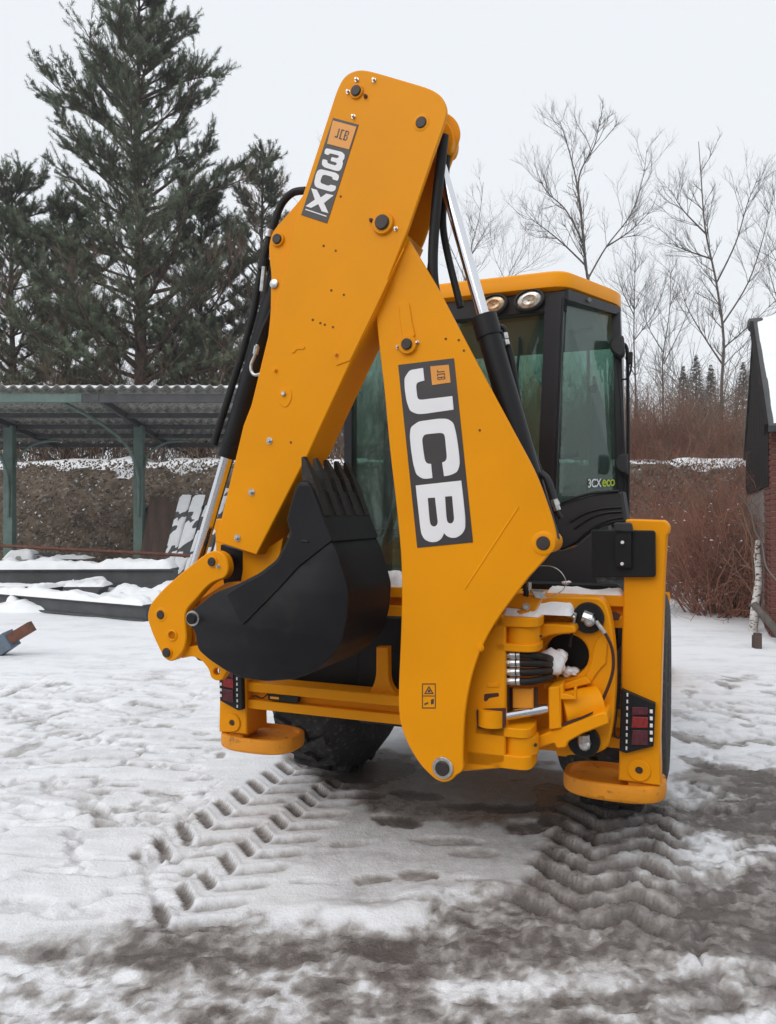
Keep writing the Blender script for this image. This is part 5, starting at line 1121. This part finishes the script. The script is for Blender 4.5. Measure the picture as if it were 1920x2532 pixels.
# black box on the right leg
B = MB(); B.plate([(1462, 1310, 4), (1621, 1312, 8), (1622, 1427, 8), (1464, 1428, 4)], -.055, -.021, 'black', bev=.004); bx = B.obj('storage_box', R)
B = MB(); B.plate([(1521, 1300, 6), (1560, 1300, 6), (1562, 1406, 3), (1523, 1404, 3)], -.085, -.054, 'black', bev=.005); B.plate([(1518, 1292, 6), (1562, 1292, 8), (1566, 1316, 4), (1519, 1314, 4)], -.10, -.054, 'plastic', bev=.006); B.obj('hinge_bracket', bx)
for q in ((1540, 1341), (1539, 1394)): bolt(bx, q[0], q[1], 4.5, -.085, 'white', False)

# ---- chassis and running gear
B = MB(); B.box(-.42, .42, .2, 2.6, .55, 1.15, 'black', .02); B.box(-.95, .95, .45, .85, .98, 1.26, 'black', .02); B.box(-.25, .25, 2.5, 4.2, .55, .9, 'black', .02); B.box(-.9, .2, .22, .5, .66, 1.2, 'black', .02); B.obj('chassis', R)
B = MB(); B.lathe((-.9, 1.05, .66), (1, 0, 0), [(.10, 0), (.12, .3), (.24, .75), (.26, .9), (.24, 1.05), (.12, 1.5), (.10, 1.8)], 'black', 20); B.obj('axle', R)
def wheel(u, v, rad, wd, sgn):
    B = MB(); B.lathe((u - wd / 2, v, rad), (1, 0, 0), [(.03, .10), (rad * .12, .10), (rad * .16, .16), (rad * .34, .17), (rad * .40, .10), (rad * .46, .05), (rad * .50, .035), (rad * .51, .05), (rad * .51, wd - .05), (rad * .50, wd - .035), (rad * .46, wd - .05), (rad * .40, wd - .10), (rad * .34, wd - .17), (rad * .16, wd - .16), (rad * .12, wd - .10), (.03, wd - .10)], 'yellow', 36); w = B.obj('wheel', R)
    B = MB(); B.lathe((u - wd / 2, v, rad), (1, 0, 0), [(rad * .48, .04), (rad * .56, .005), (rad * .66, -.012), (rad * .74, .0), (rad * .86, .065), (rad * .94, .12), (rad * .955, .15), (rad * .955, wd - .15), (rad * .94, wd - .12), (rad * .86, wd - .065), (rad * .74, wd), (rad * .66, wd + .012), (rad * .56, wd - .005), (rad * .48, wd - .04)], 'tyre', 48)
    n = 20
    for i in range(n):
        for s in (-1, 1):
            q = []
            for (du, da, rr2) in ((.115, 0, .93), (.115, .13, .93), (wd * .56, .27, .94), (wd * .56, .16, .94), (.125, .01, .99), (.125, .12, .99), (wd * .56, .26, 1.0), (wd * .56, .17, 1.0)):
                a_ = 2 * math.pi * (i + (.5 if s > 0 else 0)) / n + da
                q.append((u + s * (wd / 2 - du), v + math.cos(a_) * rad * rr2, rad + math.sin(a_) * rad * rr2))
            B.hexa(q, 'tyre')
    B.obj('tyre', w)
UT = P(1664, 1560, 1.0).x - .03
wheel(UT - .28, 1.05, .70, .56, 1); wheel(-UT + .26, 1.05, .70, .56, -1)
wheel(.82, 3.25, .5, .34, 1); wheel(-.82, 3.25, .5, .34, -1)
B = MB(); B.box(-.42, .42, 2.35, 4.25, .9, 1.62, 'yellow', .04); B.obj('bonnet', R)
B = MB()
for s in (-1, 1): B.bar((s * .58, 2.3, 1.55), (s * .58, 4.6, .75), .11, .22, 'yellow')
B.obj('loader_arm', R)
B = MB(); B.prism([Vector(q) for q in ((4.55, .12), (5.25, .10), (5.28, .13), (4.75, .2), (4.66, .35), (4.62, .85), (4.55, .9))], -1.08, 1.08, 'yellow', .006, mp=lambda x, y, z_: (y, x, z_)); B.obj('loader_bucket', R)

# ---- cab
A0, A1 = P(1352, 1262, .76), P(1374, 752, .76)          # right rear pillar foot and head
B0, B1 = P(1541, 1216, 1.25), P(1525, 778, 1.25)        # right side pillar
L0, L1 = P(866, 1420, .78), P(868, 800, .78)
L1.z = A1.z = max(A1.z, 2.9); L0.z = 1.30
zt = P(1250, 783, .76).z; zroof = 2.95
LB = Vector((-.92, 1.25, 1.3)); LBt = Vector((-.92, 1.25, 2.93))
FR0, FR1, FL0, FL1 = Vector((.80, 2.3, 1.25)), Vector((.78, 2.3, 2.93)), Vector((-.78, 2.3, 1.25)), Vector((-.76, 2.3, 2.93))
B = MB(); B.box(-.80, .80, .85, 2.3, .98, 1.06, 'interior', .01); cab = B.obj('cab', R, label='glazed cab with dark pillars and yellow roof')
def pillar(a_, b_, w, d, n='pillar'):
    B = MB(); B.bar(a_, b_, w, d, 'pillar'); return B.obj(n, cab, smooth=20)
for a_, b_, w, d in ((A0 + Vector((0, 0, -.05)), A1, .105, .07), (A0 + Vector((.03, -.03, 0)), A1 + Vector((.03, -.03, 0)), .025, .03), (B0, B1, .05, .09), (L0, L1, .05, .08), (LB, LBt, .05, .08), (FR0, FR1, .06, .08), (FL0, FL1, .06, .08)): pillar(a_, b_, w, d)
UR = P(1538, 750, 1.26).x
plan = [(-.80, .70, .06), (.63, .70, .10), (UR, 1.26, .10), (UR - .16, 2.42, .15), (-.88, 2.42, .15), (-.98, 1.26, .12)]
pl = fil(plan, None, 5); 
if area(pl) < 0: pl = pl[::-1]
B = MB(); vs = []; fs = []
lay = [(inset(pl, .03), zroof - .005), (pl, zroof + .01), (pl, zroof + .085), (inset(pl, .03), zroof + .105), (inset(pl, .2), zroof + .135)]
for q, z0 in lay: vs += [(a_.x, a_.y, z0) for a_ in q]
N = len(pl)
for k in range(len(lay) - 1):
    for i in range(N): fs.append([k * N + i, k * N + (i + 1) % N, (k + 1) * N + (i + 1) % N, (k + 1) * N + i])
fs.append(list(range(N))[::-1]); fs.append([(len(lay) - 1) * N + i for i in range(N)])
B.add(vs, fs, 'yellow'); B.obj('roof', cab, smooth=60)
mound('snow_patch', R, -.7, .6, .95, 2.2, zroof + .128, .03, seed=12)
B = MB(); B.box(L1.x, A1.x + .06, .74, .80, zt, zroof - .004, 'pillar', .006); B.obj('header', cab); B = MB(); B.quad([(A1.x + .05, .745, zroof - .065), (B1.x, 1.25, zroof - .055), (B1.x, 1.25, zroof - .006), (A1.x + .05, .745, zroof - .006)], .03, 'pillar'); B.obj('corner_header', cab); B = MB()
B.box(L0.x, A0.x, .77, .81, 1.16, 1.34, 'pillar', .006); B.obj('sill', cab)
for (x, y, rx, m) in ((1223, 755, 29, 'lens_amber'), (1311, 744, 31, 'lens_white')):
    p = P(x, y, .735); k = rx * dep(p) / F; vs = []; fs = []
    B = MB()
    for (kk, dy) in ((1.25, 0), (1.22, -.03), (1.06, -.035), (1.02, -.02)):
        for i in range(28): t = 2 * math.pi * i / 28; vs.append((p.x + math.cos(t) * k * kk, p.y + dy, p.z + math.sin(t) * k * kk * .70 + math.cos(t) * .007))
    for a_ in range(3):
        for i in range(28): fs.append([a_ * 28 + i, a_ * 28 + (i + 1) % 28, (a_ + 1) * 28 + (i + 1) % 28, (a_ + 1) * 28 + i])
    B.add(vs, fs, 'plastic'); wl = B.obj('work_light', R)
    B = MB(); vs = []; fs = []
    for (kk, dy) in ((1.02, -.018), (.9, -.026), (.55, -.034), (.5, -.026), (.2, -.024), (.05, -.03)):
        for i in range(28): t = 2 * math.pi * i / 28; vs.append((p.x + math.cos(t) * k * kk, p.y + dy, p.z + math.sin(t) * k * kk * .70 + math.cos(t) * kk * .007))
    for a_ in range(5):
        for i in range(28): fs.append([a_ * 28 + i, a_ * 28 + (i + 1) % 28, (a_ + 1) * 28 + (i + 1) % 28, (a_ + 1) * 28 + i])
    fs.append([5 * 28 + i for i in range(28)]); B.add(vs, fs, m); B.obj('lens', wl, smooth=25)
def pane(pts, n='window_pane'):
    B = MB(); B.quad(pts, .005, 'glass'); return B.obj(n, cab, smooth=20)
pane([(L0.x + .03, .785, 1.33), (A0.x - .04, .785, 1.33), (A1.x - .045, .785, zt + .01), (L1.x + .03, .785, zt + .01)])
Q = lambda x, y, v: P(x, y, v)
pane([Q(1380, 1250, .80), Q(1534, 1217, 1.23), Q(1518, 782, 1.23), Q(1400, 756, .80)])
pane([LB + Vector((0, .04, 0)), FL0, FL1, LBt + Vector((0, .04, 0))]); pane([B0 + Vector((0, .05, 0)), FR0, FR1, B1 + Vector((0, .05, 0))]); pane([FL0 + Vector((.04, 0, .2)), FR0 + Vector((-.04, 0, .2)), FR1 + Vector((-.04, 0, 0)), FL1 + Vector((.04, 0, 0))])
pane([(L0.x - .01, .83, 1.33), (LB.x, 1.2, 1.33), (LBt.x, 1.2, 2.9), (L1.x - .01, .83, 2.9)])
# text on the corner pane
def text(body, p0, p1, hgt, m, parent, name):
    cu = bpy.data.curves.new(name, 'FONT'); cu.body = body; cu.size = 1; cu.extrude = .004; cu.offset = .014; cu.space_character = .95
    o = bpy.data.objects.new(name, cu); COL.objects.link(o); dg = bpy.context.evaluated_depsgraph_get()
    me = bpy.data.meshes.new_from_object(o.evaluated_get(dg)); bpy.data.objects.remove(o); bpy.data.curves.remove(cu)
    xs = [v.co.x for v in me.vertices]; ys = [v.co.y for v in me.vertices]
    w = max(xs) - min(xs); hh = max(ys) - min(ys); d = p1 - p0; ax = d.normalized(); nrm = ax.cross(Vector((0, 0, 1))); nrm = nrm if nrm.y < 0 else -nrm
    for v in me.vertices:
        c = v.co; v.co = p0 + ax * ((c.x - min(xs)) / w * d.length) + Vector((0, 0, 1)) * ((c.y - min(ys)) / hh * hgt) + nrm * (.012 + c.z * .1)
    me.materials.append(M[m]); return link(name, me, parent)
pl0, pl1 = Q(1380, 1250, .80), Q(1534, 1217, 1.23)
def onpane(px, py):
    n = (pl1 - pl0).cross(Vector((0, 0, 1))).normalized(); d = Vector(((px - 960) / F * CT - ST, (px - 960) / F * ST + CT, -(py - YH) / F)); o = Vector((UC, VC, HC))
    return o + d * ((pl0 - o).dot(n) / d.dot(n))
a_, b_ = onpane(1451, 1206), onpane(1484, 1204); text('3CX', a_, b_, .05, 'white', cab, 'lettering')
a_, b_ = onpane(1486, 1204), onpane(1517, 1202); text('eco', a_, b_, .042, 'lime', cab, 'lettering')
# moulded wing below the corner pane, ribs, inner mudguard
B = MB(); B.plate([(1372, 1254), (1420, 1236, 20), (1470, 1222, 20), (1540, 1215), (1552, 1292), (1502, 1298, 20), (1460, 1318, 20), (1425, 1346, 20), (1384, 1361)], .70, .95, 'plastic', bev=.012); wg = B.obj('rear_wing', cab)
for q in ([(1410, 1290), (1448, 1269), (1493, 1257), (1537, 1254)], [(1419, 1307), (1463, 1279), (1500, 1268), (1537, 1265)], [(1376, 1249), (1420, 1232), (1470, 1219), (1530, 1214)], [(1386, 1357), (1419, 1342), (1458, 1310), (1502, 1287), (1540, 1279)]):
    B = MB(); tubepx(B, q, .70, 3.6, 'black', 8); B.obj('rib', cab)
B = MB(); B.plate([(1310, 1300), (1372, 1300), (1384, 1362), (1425, 1350), (1464, 1316), (1480, 1450), (1290, 1450)], .58, .62, 'plastic', r=6, bev=.006); B.plate([(1300, 1160), (1345, 1160), (1400, 1300), (1300, 1400)], .72, .74, 'pillar', bev=.004); B.obj('mudguard', R)
B = MB(); B.box(-.88, .95, .30, .36, zr(1540), zr(1440), 'black', .01); B.obj('inner_panel', R)
# mirror, grab rail, wiper
B = MB(); B.plate([(1506, 850, 10), (1512, 836, 8), (1530, 829, 8), (1542, 828, 6), (1545, 872, 10), (1538, 884, 8), (1524, 880, 10), (1509, 866, 10)], 1.12, 1.19, 'plastic', bev=.012); mi = B.obj('mirror', R)
B = MB(); tubepx(B, [(1538, 850), (1548, 855), (1552, 880), (1553, 960), (1554, 1100), (1553, 1285)], 1.2, 4.2, 'black', 8); tubepx(B, [(1528, 888), (1534, 960), (1543, 1100), (1549, 1285)], 1.2, 3, 'plastic', 8); tubepx(B, [(1533, 940), (1553, 936)], 1.2, 2.4, 'black', 6, 1); B.obj('arm', mi)
B = MB(); B.plate([(1551, 870, 3), (1565, 869, 3), (1564, 898, 3), (1552, 900, 3)], 1.16, 1.2, 'black', bev=.004); tubepx(B, [(1562, 898), (1560, 918), (1554, 932)], 1.18, 2.5, 'black', 6); B.obj('bracket', mi)
B = MB(); B.plate([(1519, 1140, 6), (1530, 1124, 8), (1552, 1120, 6), (1553, 1172, 4), (1538, 1172, 12), (1521, 1156, 10)], 1.10, 1.16, 'plastic', bev=.01); B.obj('lower_mirror', mi)
B = MB(); tubepx(B, [(1286, 834), (1283, 880), (1279, 930), (1283, 1010)], .75, 3.4, 'black', 6); B.obj('wiper', cab)
# side door frames
for s_ in (-1, 1):
    B = MB(); B.bar((s_ * .84, 1.72, 1.06), (s_ * .82, 1.72, 2.92), .05, .07, 'pillar'); B.obj('door_post', cab, smooth=20)
    B = MB(); B.bar((s_ * .86, 1.25, 1.55), (s_ * .82, 2.3, 1.55), .04, .05, 'pillar'); B.obj('door_rail', cab, smooth=20)
B = MB(); B.bar((-.78, 2.3, 1.62), (.78, 2.3, 1.62), .06, .06, 'pillar', side=(0, 1, 0)); B.obj('windscreen_rail', cab, smooth=20)
# inside
def inside(name, fn):
    B = MB(); fn(B); return B.obj(name, cab)
inside('seat', lambda B: (B.box(-.40, .10, 1.30, 1.42, 1.25, 1.74, 'interior', .05), B.box(-.42, .12, 1.36, 1.85, 1.22, 1.34, 'interior', .03), B.box(-.28, -.02, 1.33, 1.39, 1.74, 1.9, 'interior', .03)))
inside('dash', lambda B: (B.box(-.2, .3, 2.0, 2.25, 1.06, 1.55, 'interior', .03), B.tube([(.0, 2.0, 1.5), (.0, 1.86, 1.68)], .03, 'interior', 10), B.lathe((0, 1.86, 1.68), (0, -.7, .7), [(.19, 0), (.2, .012), (.19, .024), (.17, .012)], 'interior', 24)))
inside('control_levers', lambda B: (B.box(.12, .5, .88, 1.05, 1.06, 1.5, 'interior', .03), *[B.tube([(.18 + .09 * i, .96, 1.5), (.18 + .09 * i, .93, 1.72)], .012, 'interior', 8) for i in range(4)]))
B = MB(); tubepx(B, [(1385, 1131), (1412, 1126), (1432, 1122)], 1.0, 6.5, 'black', 8); B.obj('door_lever', cab)
B = MB(); tubepx(B, [(1396, 1058), (1391, 1080), (1393, 1104)], 1.0, 6, 'black', 8); B.obj('grab_handle', cab)
B = MB(); B.plate([(1405, 818), (1430, 812), (1470, 804), (1468, 815), (1440, 822), (1408, 828)], 1.35, 1.38, 'black', bev=.004); B.obj('sun_visor', cab)
B = MB(); p = P(1469, 962, 1.3); B.lathe(p, (0, -1, 0), [(.026, 0), (.026, .02), (.014, .02), (.014, 0)], 'black', 16); B.obj('knob', cab)
B = MB(); B.quad([(.55, 2.2, 1.1), (.80, 1.5, 1.1), (.80, 1.5, 2.2), (.62, 2.2, 2.7)], .02, 'tan'); B.obj('door_trim', cab)
B = MB(); B.box(-.6, .5, 1.0, 1.04, 2.86, 2.94, 'tan', .02); B.box(-.75, .75, .9, 2.25, 2.90, 2.94, 'tan', .02); B.obj('headlining', cab)
